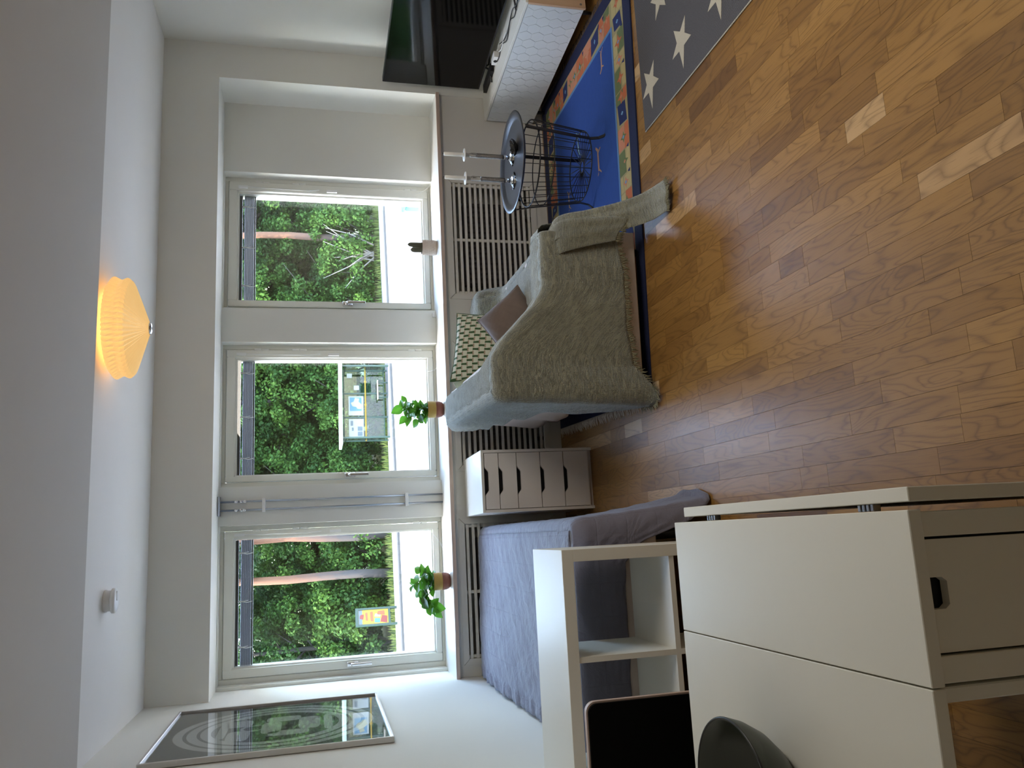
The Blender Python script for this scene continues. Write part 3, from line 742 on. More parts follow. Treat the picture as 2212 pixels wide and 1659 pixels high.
def strip(along0, along1, fn):
    s = along0; W_ = B1-B0-.018; k = 0
    while s < along1-.02:
        L = min(rr.choice([.09, .12, .13, .07]), along1-s); base = rr.choice([ORG, GRN, CRM, CRM, GRN, PNK, ORG])
        j = lambda: rr.uniform(-.008, .008)
        e = .0035
        big = (k % 5 == 2)
        if big:    # navy diamond block with light centre
            patch([fn(s+e, .015), fn(s+L-e, .03), fn(s+L-e+.01, W_-.015), fn(s+e+.012, W_-.03)], (.008, .02, .11), .0090)
            c1, c2 = s+L/2+.004, W_/2; q_ = .016
            patch([fn(c1-q_*.7, c2), fn(c1, c2-q_), fn(c1+q_*.7, c2), fn(c1, c2+q_)], LBL, .0093)
        else:
            cut = rr.uniform(.3, .7)*W_
            patch([fn(s+e, .004), fn(s+L-e, .004), fn(s+L-e+j(), cut-e), fn(s+e+j(), cut-e+j())], base, .0090)
            patch([fn(s+e, cut+e), fn(s+L-e, cut+e+j()), fn(s+L-e, W_-.004), fn(s+e, W_-.004)], rr.choice([ORG, GRN, CRM, PNK]), .0090)
            c1, c2 = s+L/2, W_/2; q_ = rr.uniform(.028, .042)
            patch([fn(c1-q_, c2), fn(c1-.3*q_, c2-.35*q_), fn(c1, c2-q_*1.2), fn(c1+.3*q_, c2-.35*q_), fn(c1+q_, c2), fn(c1+.3*q_, c2+.35*q_), fn(c1, c2+q_*1.2), fn(c1-.3*q_, c2+.35*q_)], rr.choice([GRN, ORG, PNK]), .0093)
            patch([fn(c1-.010, c2), fn(c1, c2-.014), fn(c1+.010, c2), fn(c1, c2+.014)], rr.choice([LBL, PNK]), .0096)
            if rr.random() < .6: patch([fn(s+L-.012, .012), fn(s+L+.010, .012), fn(s+L, .042)], (.008, .02, .11), .0099)
        s += L; k += 1
strip(B0, RL-B0, lambda a, w_: (a, B0+w_)); strip(B0, RL-B0, lambda a, w_: (a, RW-B0-w_))
strip(B1, RW-B1, lambda a, w_: (B0+w_, a)); strip(B1, RW-B1, lambda a, w_: (RL-B0-w_, a))
patch([(B1, B1), (RL-B1, B1), (RL-B1, RW-B1), (B1, RW-B1)], (.006, .055, .27), .0100)
def animal(a, c, s, col, d=1):
    for q_ in (((-.5, .0), (.4, .02), (.42, .16), (-.45, .15)), ((.36, .1), (.62, .34), (.70, .28), (.48, .02)), ((-.48, .02), (-.66, -.20), (-.60, -.22), (-.38, .02)), ((.30, .04), (.44, -.22), (.50, -.2), (.42, .04)), ((-.48, .12), (-.66, .24), (-.6, .1))):
        patch([(a+d*x_*s, c+y_*s) for x_, y_ in q_], col, .0102)
animal(1.40, .50, .13, (.50, .27, .14)); animal(1.92, .38, .10, (.50, .27, .14), -1); animal(1.64, .80, .13, (.24, .42, .44)); animal(1.38, 1.02, .10, (.50, .30, .14)); animal(1.05, .60, .12, (.24, .42, .44))
o = O('woven_pattern', b, M['rugprint'], t, norm=False); setcol(o, cols)
for nm, aa, cc in (('fringe', 0, -1), ('fringe', RL, 1)):
    b = bm_()
    for k in range(190):
        c = RW*(k+.5)/190; L = rr.uniform(.035, .06); sk = rr.uniform(-.015, .015)
        P0 = Vector(RP(aa, c, .006)); P1 = Vector(RP(aa+cc*L*.5, c+sk*.6, .006+rr.random()*.005)); P2 = Vector(RP(aa+cc*L, c+sk, .003)); tube(b, [P0, P1, P2], [.0022, .0025, .0012], 4)
    tag(O('fringe', b, mat('cotton_fringe', (.60, .53, .44), .9, var=.1) if aa == 0 else mat('brown_fringe', (.10, .07, .055), .9, var=.1), t), 'cream cotton fringe' if aa == 0 else 'brown fringe', kind='stuff')

t = T('star_rug', 'charcoal flat-woven rug with cream stars lying on the oak floor', 'rug', (1.858, 1.30, 0))
b = bbox(0, 1.25, 0, 2.005, .0005, .006, .002, 1); o = O('rug_body', b, M['star'], t); setcol(o, [(.040, .038, .042, 1)]*len(o.data.polygons))
def star(x, y, R, d):
    b = bm_(); P = []
    for k in range(10):
        a = PI+k*PI/5 if d < 0 else k*PI/5; r = R if k % 2 == 0 else R*.42
        if k == 0: r = R*1.25
        P.append((x+r*math.cos(a), y+r*.92*math.sin(a)))
    prism(b, P, 'z', .0062, .0072); o = O('star_motif', b, M['star'], t); setcol(o, [(.50, .45, .34, 1)]*len(o.data.polygons))
for k in range(6): star(.195, 1.90-.335*k, .105, -1); star(.53, 1.73-.335*k, .105, 1); star(.87, 1.90-.335*k, .105, -1)
b = bm_(); tube(b, [(-.001, .002, .004), (-.001, 2.003, .004)], .003, 6); o = O('edge_binding', b, M['star'], t); setcol(o, [(.50, .45, .34, 1)]*len(o.data.polygons))

# ================================================================== SOFA
SO, SR = (.605, 3.485, .008), math.radians(-2.2)
t = T('sofa', 'small two-seat sofa with a cream slipcover facing the television', 'sofa', SO, SR)
b = bbox(.04, .79, .02, 1.34, .045, .40, .03, 3); O('base', b, M['sofa'], t, smooth=True)
b = bbox(.02, .22, .03, 1.36, .35, .74, .06, 4); O('backrest', b, M['sofa'], t, smooth=True)
for y0, y1, z in ((.02, .17, .485), (1.18, 1.34, .545)): b = bbox(.10, .78, y0, y1, .30, z, .035, 4); O('armrest', b, M['sofa'], t, smooth=True)
b = bbox(.20, .80, .18, 1.17, .38, .445, .03, 4); O('seat_cushion', b, M['sofa'], t, smooth=True)
b = bbox(.05, .80, .003, .02, .034, .30, .006, 2); O('front_panel', b, M['sofa'], t, smooth=True)
for sx in (.09, .72):
    for sy in (.07, 1.28): b = bm_(); lathe(b, [(0, 0.0005), (.018, 0.0005), (.024, .05), (0, .05)], 14, (sx, sy, 0)); O('leg', b, M['blackplastic'], t)
def side_sheet(x, hem0, hem1, seed, y0, y1, out):
    def fn(u, v):
        y = y0+(y1-y0)*u; h = hem0+(hem1-hem0)*u+.02*hn(u*3, 0, seed); z = .72+(h-.72)*v
        return Vector((x-out*v-.014*v*math.sin(u*19+seed)*v, y+.02*math.sin(v*3+seed), z)), (y, z)
    return grid_mesh('x', fn, 60, 14, None)
multi_grid('slipcover_skirt', [side_sheet(.018, .17, .22, 2, .03, 1.30, .035)], M['sofa'], t, .003)
multi_grid('slipcover_lining', [side_sheet(.026, .10, .14, 5, .10, 1.36, .015)], mat('dusty_pink_lining', (.30, .22, .20), .9, var=.1), t, .003)

# throw
t = T('throw_blanket', 'olive green crinkled muslin throw with fringed hem draped over the sofa', 'throw', SO, SR)
Wd, Ld, RH = .825, 1.40, .05
def soft(w, l):
    back = .775+.012*sm(l, .1, 1.0)
    arm_n = .520; seat = .462-.012*sm(w, .3, .8); arm_f = .585
    armz = arm_n*(1-sm(l, .15, .26))+seat*sm(l, .15, .26)
    armf = seat*(1-sm(l, 1.08, 1.24))+arm_f*sm(l, 1.08, 1.24)
    base = armz if l < .6 else armf
    k = .24*sm(l, .34, .05)
    bw = 1-sm(w, .15, .30+k)
    z = base*(1-bw)+back*bw
    z -= .035*sm(l, 1.22, 1.38)*bw
    return z
X0, Yn = -.028, -.034
def zt(w, l):
    return soft(w, l)+.004*hn(w*5, l*4, 2)+.010*math.sin(w*22+l*9)*sm(l, .9, 1.1)*sm(w, .2, .35)*(1-sm(w, .6, .75))
def ttop(u, v):
    w = X0+RH+(Wd+.006-RH-X0-RH)*u; l = Yn+RH+(Ld-.02-Yn-RH)*v; z = zt(w, l)
    z -= .007*(1-min(1, u/.03, v/.02, (1-u)/.03))
    return Vector((w, l, z)), (w, l)
g1 = grid_mesh('x', ttop, 60, 96, None)
Lleft = Ld-.02-(Yn+RH); Lc = RH*PI/2; Lnear = Wd+.006-RH-(X0+RH); LT = Lleft+Lc+Lnear
def tpath(s):
    d = s*LT
    if d < Lleft: return (X0, Ld-.02-d)
    if d < Lleft+Lc: a = (d-Lleft)/RH; return (X0+RH-RH*math.cos(a), Yn+RH-RH*math.sin(a))
    return (X0+RH+(d-Lleft-Lc), Yn)
def ttrue(s):
    d = s*LT; a = PI/2*max(0, min(1, (d-Lleft)/Lc)); return (-math.cos(a), -math.sin(a))
def tnorm(s):
    d = s*LT; a = PI/2*max(0, min(1, (d-Lleft+.10)/(Lc+.20))); return (-math.cos(a), -math.sin(a))
def tz_(s):
    x, y = tpath(s)
    return zt(max(X0+RH, x), max(Yn+RH, y))
f1 = Lleft/LT; f2 = (Lleft+Lc)/LT
th_ = [(0, .60, .0), (.12, .58, .01), (.22, .56, .02), (.30, .54, .015), (.36, .52, .02), (.43, .51, .02), (.49, .43, .02), (.55, .33, .025), (f1-.02, .03, .03), (f2, -.015, .045), (f2+.02, .035, .03), (f2+.05, .095, .012), (.80, .12, .01), (.90, .115, .01), (1, .15, .012)]
def tfold(s):
    a = .0
    if s < f1: a = .022*math.sin(s*46+1.0)*sm(s, 0, .2)
    else: a = .006*math.sin(s*70)+.012*math.exp(-((s-f2-.03)/.02)**2)
    return a
gs, hem = skirt(tpath, tnorm, tz_, lambda s: perim_interp(th_, s), 260, 30, RH, tfold, 4, tnorm=ttrue)
# right side, over the arm front and the seat front
def rpath(s): return (Wd+.006, -.034+RH+(1.36)*s)
def rhem(s): return [.30-.10*math.sin(s*3), .02+.02*s]
gr, hem_r = skirt(rpath, lambda s: (1, 0), lambda s: zt(Wd+.006-RH, Yn+RH+1.36*s), rhem, 120, 16, RH, lambda s: .012*math.sin(s*30), 6)
# corner tail trailing on to the floor in front of the arm
def ribbon(A, B, nu=14, nv=40, wave=.006, seed=0):
    def cr(P, u):
        k = min(int(u*(len(P)-1)), len(P)-2); x = u*(len(P)-1)-k
        p0, p1, p2, p3 = [Vector(P[max(0, min(len(P)-1, k+d))]) for d in (-1, 0, 1, 2)]
        return .5*((2*p1)+(p2-p0)*x+(2*p0-5*p1+4*p2-p3)*x*x+(3*p1-p0-3*p2+p3)*x**3)
    def fn(u, v):
        a, c = cr(A, v), cr(B, v); p = a.lerp(c, u); p.z += wave*math.sin(u*9+v*3+seed)*v; p.y -= .02*math.sin(u*PI)*v+wave*math.sin(u*14+seed)*v
        p.z = max(p.z, .006); return p, (p.x+seed, v*.7)
    return grid_mesh('x', fn, nu, nv, None), [fn(k/nu, 1)[0] for k in range(nu+1)]
A = [(.70, .05, .475), (.735, -.045, .44), (.76, -.075, .28), (.775, -.12, .12), (.785, -.21, .035), (.79, -.325, .012)]
Bq = [(.80, .08, .455), (.86, -.01, .42), (.885, -.055, .28), (.91, -.11, .14), (.925, -.20, .055), (.925, -.345, .022)]
g3, tail = ribbon(A, Bq, 18, 44, .005, 1)
A = [(.64, .04, .485), (.67, -.046, .42), (.705, -.068, .28), (.725, -.082, .17)]
Bq = [(.79, .06, .47), (.825, -.055, .42), (.835, -.095, .25), (.84, -.125, .105)]
g4, flap = ribbon(A, Bq, 14, 30, .004, 2)
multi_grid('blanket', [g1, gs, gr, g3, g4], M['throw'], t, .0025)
b = bm_(); rr = random.Random(3)
def strands(hemp, i0, i1, step=1):
    for i in range(i0, i1, step):
        p, nrm, tan, hz = hemp[i]
        for _ in range(2):
            L = rr.uniform(.018, .034); q0 = p+tan*rr.uniform(-.002, .002)
            if p.z > .03: q1 = q0+Vector((0, 0, -L))+nrm*rr.uniform(.0, .012)+tan*rr.uniform(-.012, .012)
            else: q1 = q0+nrm*L+tan*rr.uniform(-.012, .012)
            q1.z = max(q1.z, .004)
            tube(b, [q0, q0.lerp(q1, .5)+nrm*.003, q1], [.0024, .0024, .001], 4, False)
strands(hem, int(.60*260), 260); 
strands([(p, Vector((0, -1, 0)), Vector((1, 0, 0)), p.z) for p in tail for _ in range(2)], 0, len(tail)*2)
strands([(p, Vector((-.3, -.3, 0)), Vector((.8, -.2, -.5)), p.z) for p in flap for _ in range(2)], 0, len(flap)*2)
tag(O('fringe', b, mat('olive_fringe', (.20, .19, .12), .9, var=.15), t), kind='stuff')

# cushions
def cushion(name, label, loc, rot, w, h, d, m, seam=None, parts=True, pinch=.07):
    t = T(name, label, 'cushion', loc); t.rotation_euler = rot
    n = 26
    def side(sg):
        def fn(u, v):
            a, c = u*2-1, v*2-1; k = (max(0, (1-a*a))*max(0, (1-c*c)))**.55
            px = a*(1-pinch*(1-abs(c)**2.2)*abs(a)**3)*w/2; py = c*(1-pinch*(1-abs(a)**2.2)*abs(c)**3)*h/2
            z = sg*(d/2*k+.006*k*hn(a*2.2, c*2.2, 3+sg)+.003)
            return Vector((px, py, z)), (u, v)
        return grid_mesh('x', fn, n, n, None)
    o = multi_grid('cushion_cover', [side(1), side(-1)], m, t, 0)
    b = bm_(); P = []
    for k in range(4*20):
        e, s = divmod(k, 20); u = s/20*2-1
        a, c = ((u, -1), (1, u), (-u, 1), (-1, -u))[e]
        P.append((a*(1-pinch*(1-abs(c)**2.2)*abs(a)**3)*w/2, c*(1-pinch*(1-abs(a)**2.2)*abs(c)**3)*h/2, 0))
    P.append(P[0]); tube(b, P, .0045, 6, False); O('piping', b, m, t)
    return t
def look(nrm, upv):
    z = Vector(nrm).normalized(); y = Vector(upv); y = (y-z*y.dot(z)).normalized(); x = y.cross(z)
    return Matrix(((x.x, y.x, z.x), (x.y, y.y, z.y), (x.z, y.z, z.z))).to_euler()
cushion('patterned_cushion', 'cream cushion printed with rows of dark green bars, upright on the sofa', (1.06, 4.42, .60), look((.12, -.9, .45), (.10, .45, .9)), .42, .38, .14, M['patt'])
cushion('taupe_cushion', 'taupe velvet cushion with one corner up, in front of the patterned one', (1.10, 4.02, .535), look((.05, -.80, .6), (-.55, .45, .70)), .29, .29, .15, M['pillowgrey'])
cushion('green_cushion', 'pale green linen cushion tucked against the sofa back behind the patterned one', (.80, 4.38, .635), look((.5, -.75, .4), (-.35, .2, .9)), .28, .26, .10, M['pillowgreen'])

# ================================================================== TRAY TABLE (wire basket)
t = T('tray_table', 'black wire basket side table with a round charcoal tray top', 'side table', (2.02, 4.03, .008))
b = bm_(); lathe(b, [(0, .462), (.225, .462), (.236, .466), (.250, .476), (.276, .480), (.279, .478), (.277, .474), (.252, .470), (.238, .459), (.226, .456), (0, .456)], 72); O('tray', b, M['tray'], t)
def brad(z): return .195+(.235-.195)*(z-.075)/(.375-.075)
b = bm_(); ring(b, (0, 0, .075), .195, .0035, 56); ring(b, (0, 0, .378), .236, .0042, 56); ring(b, (0, 0, .295), .2265, .003, 56); ring(b, (0, 0, .065), .032, .003, 24)
O('basket_ring', b, M['blackmetal'], t)
NW = 26
for k in range(NW):
    a = 2*PI*(k+.5)/NW; c_, s_ = math.cos(a), math.sin(a); b = bm_()
    tube(b, [(c_*.238, s_*.238, .380), (c_*.2385, s_*.2385, .37), (c_*.197, s_*.197, .079), (c_*.188, s_*.188, .070), (c_*.032, s_*.032, .064)], .0022, 5); O('basket_wire', b, M['blackmetal'], t)
for a in (PI*1.62, PI*.95, PI*.30):
    c_, s_ = math.cos(a), math.sin(a); b = bm_(); tx, ty = -s_, c_; pr = [(.262, .455), (.246, .37), (.206, .075), (.214, .030), (.232, .004), (.248, .001)]; rs = []
    for r, z in pr:
        rs.append([b.verts.new((c_*(r+e)+tx*w_, s_*(r+e)+ty*w_, z)) for e, w_ in ((-.002, -.010), (.002, -.010), (.002, .010), (-.002, .010))])
    for A_, B_ in zip(rs, rs[1:]):
        for j in range(4): b.faces.new((A_[j], A_[(j+1) % 4], B_[(j+1) % 4], B_[j]))
    b.faces.new(rs[0]); b.faces.new(rs[-1][::-1]); O('leg', b, M['blackmetal'], t)
# candle holders
def candlestick(x, y, label, fill=.62):
    t = T('candlestick', label, 'candlestick', (x, y, .4705), 0, None)
    b = bm_(); lathe(b, [(0, 0), (.048, 0), (.050, .004), (.030, .010), (.014, .020), (.010, .034), (.013, .045), (.0135, .05), (.0135, .235), (.011, .245), (.010, .252), (0, .252)], 32); O('glass_stem', b, M['clear'], t)
    b = bm_(); lathe(b, [(0, .052), (.0105, .052), (.0108, .06), (.0108, .05+.19*fill+.02), (0, .05+.19*fill+.024)], 20); O('bead_filling', b, M['beads'], t)
    b = bm_(); lathe(b, [(0, .247), (.011, .247), (.012, .268), (.034, .272), (.036, .275), (.034, .278), (.013, .277), (.0, .275)], 32); O('drip_tray', b, M['plastic'], t)
    b = bm_(); lathe(b, [(0, .2785), (.0112, .2785), (.0108, .385), (.009, .389), (0, .390)], 20); c = O('candle', b, M['wax'], t)
    b = bm_(); tube(b, [(0, 0, .388), (.001, 0, .399)], .0012, 5); O('wick', b, M['wick'], c)
candlestick(1.925, 4.055, 'glass candlestick with silver beads and white candle, nearer the sofa')
candlestick(2.065, 4.06, 'glass candlestick with silver beads and white candle, beside the black dish', .72)
t = T('crumpled_dish', 'small black crumpled dish lying on the round tray', 'dish', (2.075, 3.955, .471), .5)
b = bm_(); rr = random.Random(9); nr_ = 28
rs = []
for r, z in ((0.001, .002), (.03, .001), (.052, .008), (.064, .020), (.055, .024), (.038, .012), (.001, .008)):
    rs.append([b.verts.new(((r+rr.uniform(-.003, .003)*(r > .02))*math.cos(2*PI*j/nr_)*1.0, r*math.sin(2*PI*j/nr_)*.55, z+rr.uniform(0, .009)*(r > .04))) for j in range(nr_)])
for A_, B_ in zip(rs, rs[1:]):
    for j in range(nr_): b.faces.new((A_[j], A_[(j+1) % nr_], B_[(j+1) % nr_], B_[j]))
O('dish_body', b, M['blackplastic'], t)

# ================================================================== TV BENCH + TV
CA = math.atan2(.073, 1.15)      # the bench stands slightly askew to the wall
t = T('tv_bench', 'pale blue-white television bench with hexagon-embossed doors and a pine end', 'cabinet', (2.783, 4.955, 0), CA)
# local: x right (into wall), y towards window negative lengthwise
Lb, Db, z0, z1 = 1.165, .355, .075, .418
b = bbox(0.018, Db, -Lb+.014, 0, z0, z1-.016, .001, 1); O('carcass', b, M['whitelam'], t)
b = bbox(-.001, Db, -Lb, .0, z1-.0155, z1, .001, 1); O('top', b, M['whitelam'], t)
b = bbox(-.001, Db, -Lb-.0015, -Lb+.0135, z0-.004, z1-.0165, .001, 1); ep = O('end_panel', b, M['pine'], t)
for xx, zz in ((.022, .395), (.022, .10), (.33, .395), (.33, .10)):
    b = bm_(); tube(b, [(xx, -Lb-.0015, zz), (xx, -Lb-.005, zz)], .006, 12); O('screw_cap', b, M['steel'], ep)
hexm = mat('embossed_foil', (.66, .70, .71), .32, var=.01)
def hexdoor(ya, yb):
    zz0, zz1 = z0+.002, z1-.019
    b = bbox(.0025, .0175, ya, yb, zz0, zz1, .0008, 1); d = O('door', b, hexm, t)
    R = .043; hx = R*math.sqrt(3)/2; b = bm_(); row = 0; y = ya
    cols_ = int((yb-ya)/(1.5*R))+3
    for ci in range(cols_):
        yc = ya+ci*1.5*R
        zc = zz0-.02+(hx if ci % 2 else 0)
        while zc < zz1+hx:
            P = []
            for k in range(6):
                a = k*PI/3; P.append((yc+(R-.0024)*math.cos(a), zc+(R-.0024)*math.sin(a)))
            # clip polygon to door
            for ax, lim, sg in ((0, ya+.002, 1), (0, yb-.002, -1), (1, zz0+.002, 1), (1, zz1-.002, -1)):
                Q = []
                for k in range(len(P)):
                    p, q_ = P[k], P[(k+1) % len(P)]; ip = sg*(p[ax]-lim) >= 0; iq = sg*(q_[ax]-lim) >= 0
                    if ip: Q.append(p)
                    if ip != iq:
                        u = (lim-p[ax])/(q_[ax]-p[ax]); Q.append((p[0]+(q_[0]-p[0])*u, p[1]+(q_[1]-p[1])*u))
                P = Q
                if len(P) < 3: break
            if len(P) >= 3:
                ar = abs(sum(P[k][0]*P[(k+1) % len(P)][1]-P[(k+1) % len(P)][0]*P[k][1] for k in range(len(P)))/2)
                if ar > 2e-5: prism(b, P, 'x', .0006, .0026)
            zc += 2*hx
    O('hexagon_relief', b, hexm, d)
hexdoor(-.5835, -.001); hexdoor(-Lb+.015, -.5865)
for yy in (-.08, -Lb+.08):
    for xx in (.04, .31): b = bm_(); lathe(b, [(0, .001), (.009, .001), (.013, z0-.001), (0, z0-.001)], 14, (xx, yy, .009)); 
    for xx in (.04, .31):
        b = bm_(); lathe(b, [(0, .001), (.009, .001), (.014, z0-.009), (0, z0-.009)], 14, (xx, yy, .009)); O('leg', b, M['blackmetal'], t)
t = T('television', 'large flat black television standing on the bench by the right wall', 'television', (2.965, 4.875, .418), CA)
b = bbox(0, .035, -1.11, 0, .045, .695, .004, 2); O('casing', b, M['blackplastic'], t)
b = bm_(); box(b, -.0015, .0005, -1.104, -.006, .056, .689); O('screen', b, M['screen'], t)
for yy in (-.22, -.90):
    b = bm_(); tube(b, [(-.09, yy, .008), (.0, yy, .016), (.018, yy, .05)], .006, 8); tube(b, [(.018, yy, .05), (.04, yy, .02), (.13, yy, .008)], .006, 8); O('foot', b, M['blackplastic'], t)
t = T('set_top_box', 'flat black box on the bench below the far corner of the television', 'media box', (2.955, 4.74, .4185), CA)
b = bbox(-.03, .03, -.14, .10, .0, .024, .004, 2); O('box_body', b, M['blackplastic'], t)
t = T('power_strip', 'short white power socket strip lying behind the television foot', 'socket', (2.955, 4.50, .4185), CA)
b = bbox(-.022, .022, -.055, .03, 0, .034, .004, 2); O('housing', b, M['plastic'], t)
b = bm_(); tube(b, [(-.0225, -.012, .017), (-.0235, -.012, .017)], .012, 14); O('socket', b, M['dark'], t)
def cable(lbl, pts, m, r=.0032):
    b = bm_(); P = [Vector(p) for p in pts]; Q = []
    for k in range(len(P)-1):
        for s_ in range(5):
            u = s_/5; p0 = P[max(k-1, 0)]; p1 = P[k]; p2 = P[k+1]; p3 = P[min(k+2, len(P)-1)]
            Q.append(.5*((2*p1)+(p2-p0)*u+(2*p0-5*p1+4*p2-p3)*u*u+(3*p1-p0-3*p2+p3)*u**3))
    Q.append(P[-1]); tube(b, Q, r, 6); tag(O('cable', b, m), lbl, 'cable')
cable('black cable snaking along the bench top under the television', [(2.97, 4.62, .425), (2.93, 4.45, .423), (2.96, 4.35, .423), (2.91, 4.22, .423), (2.97, 4.12, .424), (2.93, 4.02, .423), (2.98, 3.92, .423), (2.96, 3.82, .424)], M['blackplastic'])
cable('second black cable coiled beneath the near half of the television', [(3.00, 4.40, .423), (2.95, 4.28, .424), (2.93, 4.16, .43), (2.99, 4.06, .425), (2.95, 3.96, .432), (2.94, 3.86, .424)], M['blackplastic'])
cable('grey-white cable running from the socket strip under the television', [(2.97, 4.44, .425), (2.94, 4.36, .424), (2.97, 4.26, .424), (2.94, 4.19, .424)], M['plastic'])

# ================================================================== SILL PLANTS
def leafmat(nm, c1, c2):
    m = bpy.data.materials.new(nm); m.use_nodes = True; q = NB(m); n = q.noise(q.obj(), 18, 3)
    q.l(q.mix(n, c1+(1,), c2+(1,)), q.b.inputs['Base Color']); q.b.inputs['Roughness'].default_value = .4
    q.b.inputs['Transmission Weight'].default_value = 0
    t = m.node_tree; tr = t.nodes.new('ShaderNodeBsdfTranslucent'); tr.inputs[0].default_value = (c2[0]*1.6, c2[1]*1.9, c2[2], 1)
    mx = t.nodes.new('ShaderNodeMixShader'); mx.inputs[0].default_value = .35; out = t.nodes['Material Output']
    t.links.new(q.b.outputs[0], mx.inputs[1]); t.links.new(tr.outputs[0], mx.inputs[2]); t.links.new(mx.outputs[0], out.inputs[0]); return m
M['leaf'] = leafmat('glossy_leaf', (.030, .10, .015), (.085, .22, .03))
def leaf_mesh(L, Wf, curl, nm):
    V = []; Fc = []; n = 8
    for i in range(n+1):
        u = i/n; w_ = Wf*math.sin(PI*u**.8)**.9*(1 if i not in (0, n) else .05); y = L*u; z = curl*u*u
        V += [(-w_, y, z+w_*.35), (-w_*.5, y, z+w_*.12), (0, y, z-.001), (w_*.5, y, z+w_*.12), (w_, y, z+w_*.35)]
    for i in range(n):
        for j in range(4): Fc.append((i*5+j, i*5+j+1, (i+1)*5+j+1, (i+1)*5+j))
    me = bpy.data.meshes.new(nm); me.from_pydata(V, [], Fc); me.materials.append(M['leaf']); me.polygons.foreach_set('use_smooth', [True]*len(me.polygons)); return me
LM = [leaf_mesh(.076, .030, -.022, 'leaf'), leaf_mesh(.064, .027, -.014, 'leaf'), leaf_mesh(.050, .021, .004, 'leaf')]
def pot_plant(label, loc, stems, seed, wrap=None):
    t = T('potted_plant', label, 'plant', loc); r = random.Random(seed)
    b = bm_(); lathe(b, [(.050, .040), (.0525, .052), (.0535, .104), (.052, .105), (.0505, .103), (.050, .075), (0, .075)], 40); O('pot', b, M['potOchre'], t)
    b = bm_(); lathe(b, [(0, 0), (.036, 0), (.046, .008), (.052, .026), (.0525, .0515), (.0, .0515)], 40); tag(O('pot_base', b, M['potRed'], t), 'unglazed terracotta red base band')
    b = bm_(); lathe(b, [(0, .092), (.02, .094), (.04, .090), (.0495, .088)], 24); O('soil', b, M['soil'], t)
    for (P, nl, ls) in stems:
        P = [Vector(p) for p in P]; b = bm_(); Q = []; nl = int(nl*1.9)
        for k in range(len(P)-1):
            for s_ in range(4):
                u = s_/4; p0 = P[max(k-1, 0)]; p1 = P[k]; p2 = P[k+1]; p3 = P[min(k+2, len(P)-1)]
                Q.append(.5*((2*p1)+(p2-p0)*u+(2*p0-5*p1+4*p2-p3)*u*u+(3*p1-p0-3*p2+p3)*u**3))
        Q.append(P[-1]); tube(b, Q, .0022, 6); st = O('stem', b, M['stem'], t)
        for k in range(nl):
            i = min(len(Q)-1, int((k+1.2)/(nl+.2)*(len(Q)-1))); p = Q[i]; d = (Q[min(i+1, len(Q)-1)]-Q[i-1]).normalized()
            a = k*2.4+r.random(); side = Vector((math.cos(a), math.sin(a), r.uniform(-.35, .35)))
            nzf = 0
            dr = (side+d*(.5 if k < nl-1 else 1.6)).normalized(); nz = Vector((r.uniform(-.5, .5), r.uniform(-1.2, -.4), .8)); nz = (nz-dr*nz.dot(dr)).normalized(); xx = dr.cross(nz)
            o = bpy.data.objects.new('leaf', LM[r.choice((0, 0, 1, 1, 2))]); C.objects.link(o); o.parent = st
            s_ = ls*r.uniform(.8, 1.15)
            o.matrix_local = Matrix(((xx.x*s_, dr.x*s_, nz.x*s_, p.x), (xx.y*s_, dr.y*s_, nz.y*s_, p.y), (xx.z*s_, dr.z*s_, nz.z*s_, p.z), (0, 0, 0, 1)))
pot_plant('upright leafy plant in an ochre and red pot at the middle window', (.806, 5.10, ZS),
    [([(0, 0, .09), (.0, 0, .16), (.01, -.005, .22), (.015, -.01, .262)], 8, .95), ([(-.015, 0, .09), (-.035, -.01, .15), (-.045, -.01, .20), (-.05, -.01, .235)], 7, .95), ([(.015, 0, .09), (.03, 0, .15), (.04, 0, .20), (.055, 0, .24)], 6, .9), ([(-.02, .01, .09), (-.05, 0, .13), (-.065, 0, .16)], 4, .9), ([(.0, -.01, .09), (.005, -.03, .14), (-.01, -.035, .19)], 5, .9)], 2)
pot_plant('leafy plant trailing left over its ochre and red pot at the left window', (-.275, 5.075, ZS),
    [([(0, 0, .09), (.015, 0, .14), (.01, -.01, .19), (-.01, -.01, .222)], 7, .95), ([(-.01, 0, .09), (-.04, -.01, .15), (-.08, -.015, .175), (-.12, -.02, .16), (-.15, -.02, .125)], 10, 1.1), ([(.02, 0, .09), (.04, 0, .12), (.055, -.005, .15), (.062, 0, .175)], 5, .95), ([(-.02, 0, .09), (-.06, -.02, .13), (-.10, -.02, .15), (-.14, -.02, .12), (-.16, -.02, .10)], 7, 1.1)], 5)
t = T('potted_cactus', 'small three-stemmed cactus in a patterned beige pot at the right window', 'cactus', (1.925, 5.15, ZS))
b = bm_(); lathe(b, [(0, 0), (.046, 0), (.050, .004), (.0515, .098), (.050, .100), (.048, .098), (.047, .08), (0, .08)], 40); pt = O('pot', b, M['potPink'], t)
b = bm_(); n = 18
for r_ in range(6):
    for k in range(n):
        a = 2*PI*(k+.5*(r_ % 2))/n; z = .012+r_*.0145; R = .0512
        P = []
        for u, v in ((0, 0), (.5, .45), (.42, .9), (0, 1.15), (-.42, .9), (-.5, .45)):
            aa = a+u*2*PI/n*.86; P.append((math.cos(aa), math.sin(aa), z+v*.0125))
        A_ = [b.verts.new((x_*R, y_*R, z_)) for x_, y_, z_ in P]; ctr = b.verts.new((math.cos(a)*(R+.0022), math.sin(a)*(R+.0022), z+.006))
        for j in range(6): b.faces.new((A_[j], A_[(j+1) % 6], ctr))
O('scallop_relief', b, M['potPink'], pt)
b = bm_(); lathe(b, [(0, .086), (.03, .088), (.0475, .085)], 24); O('soil', b, M['soil'], t)
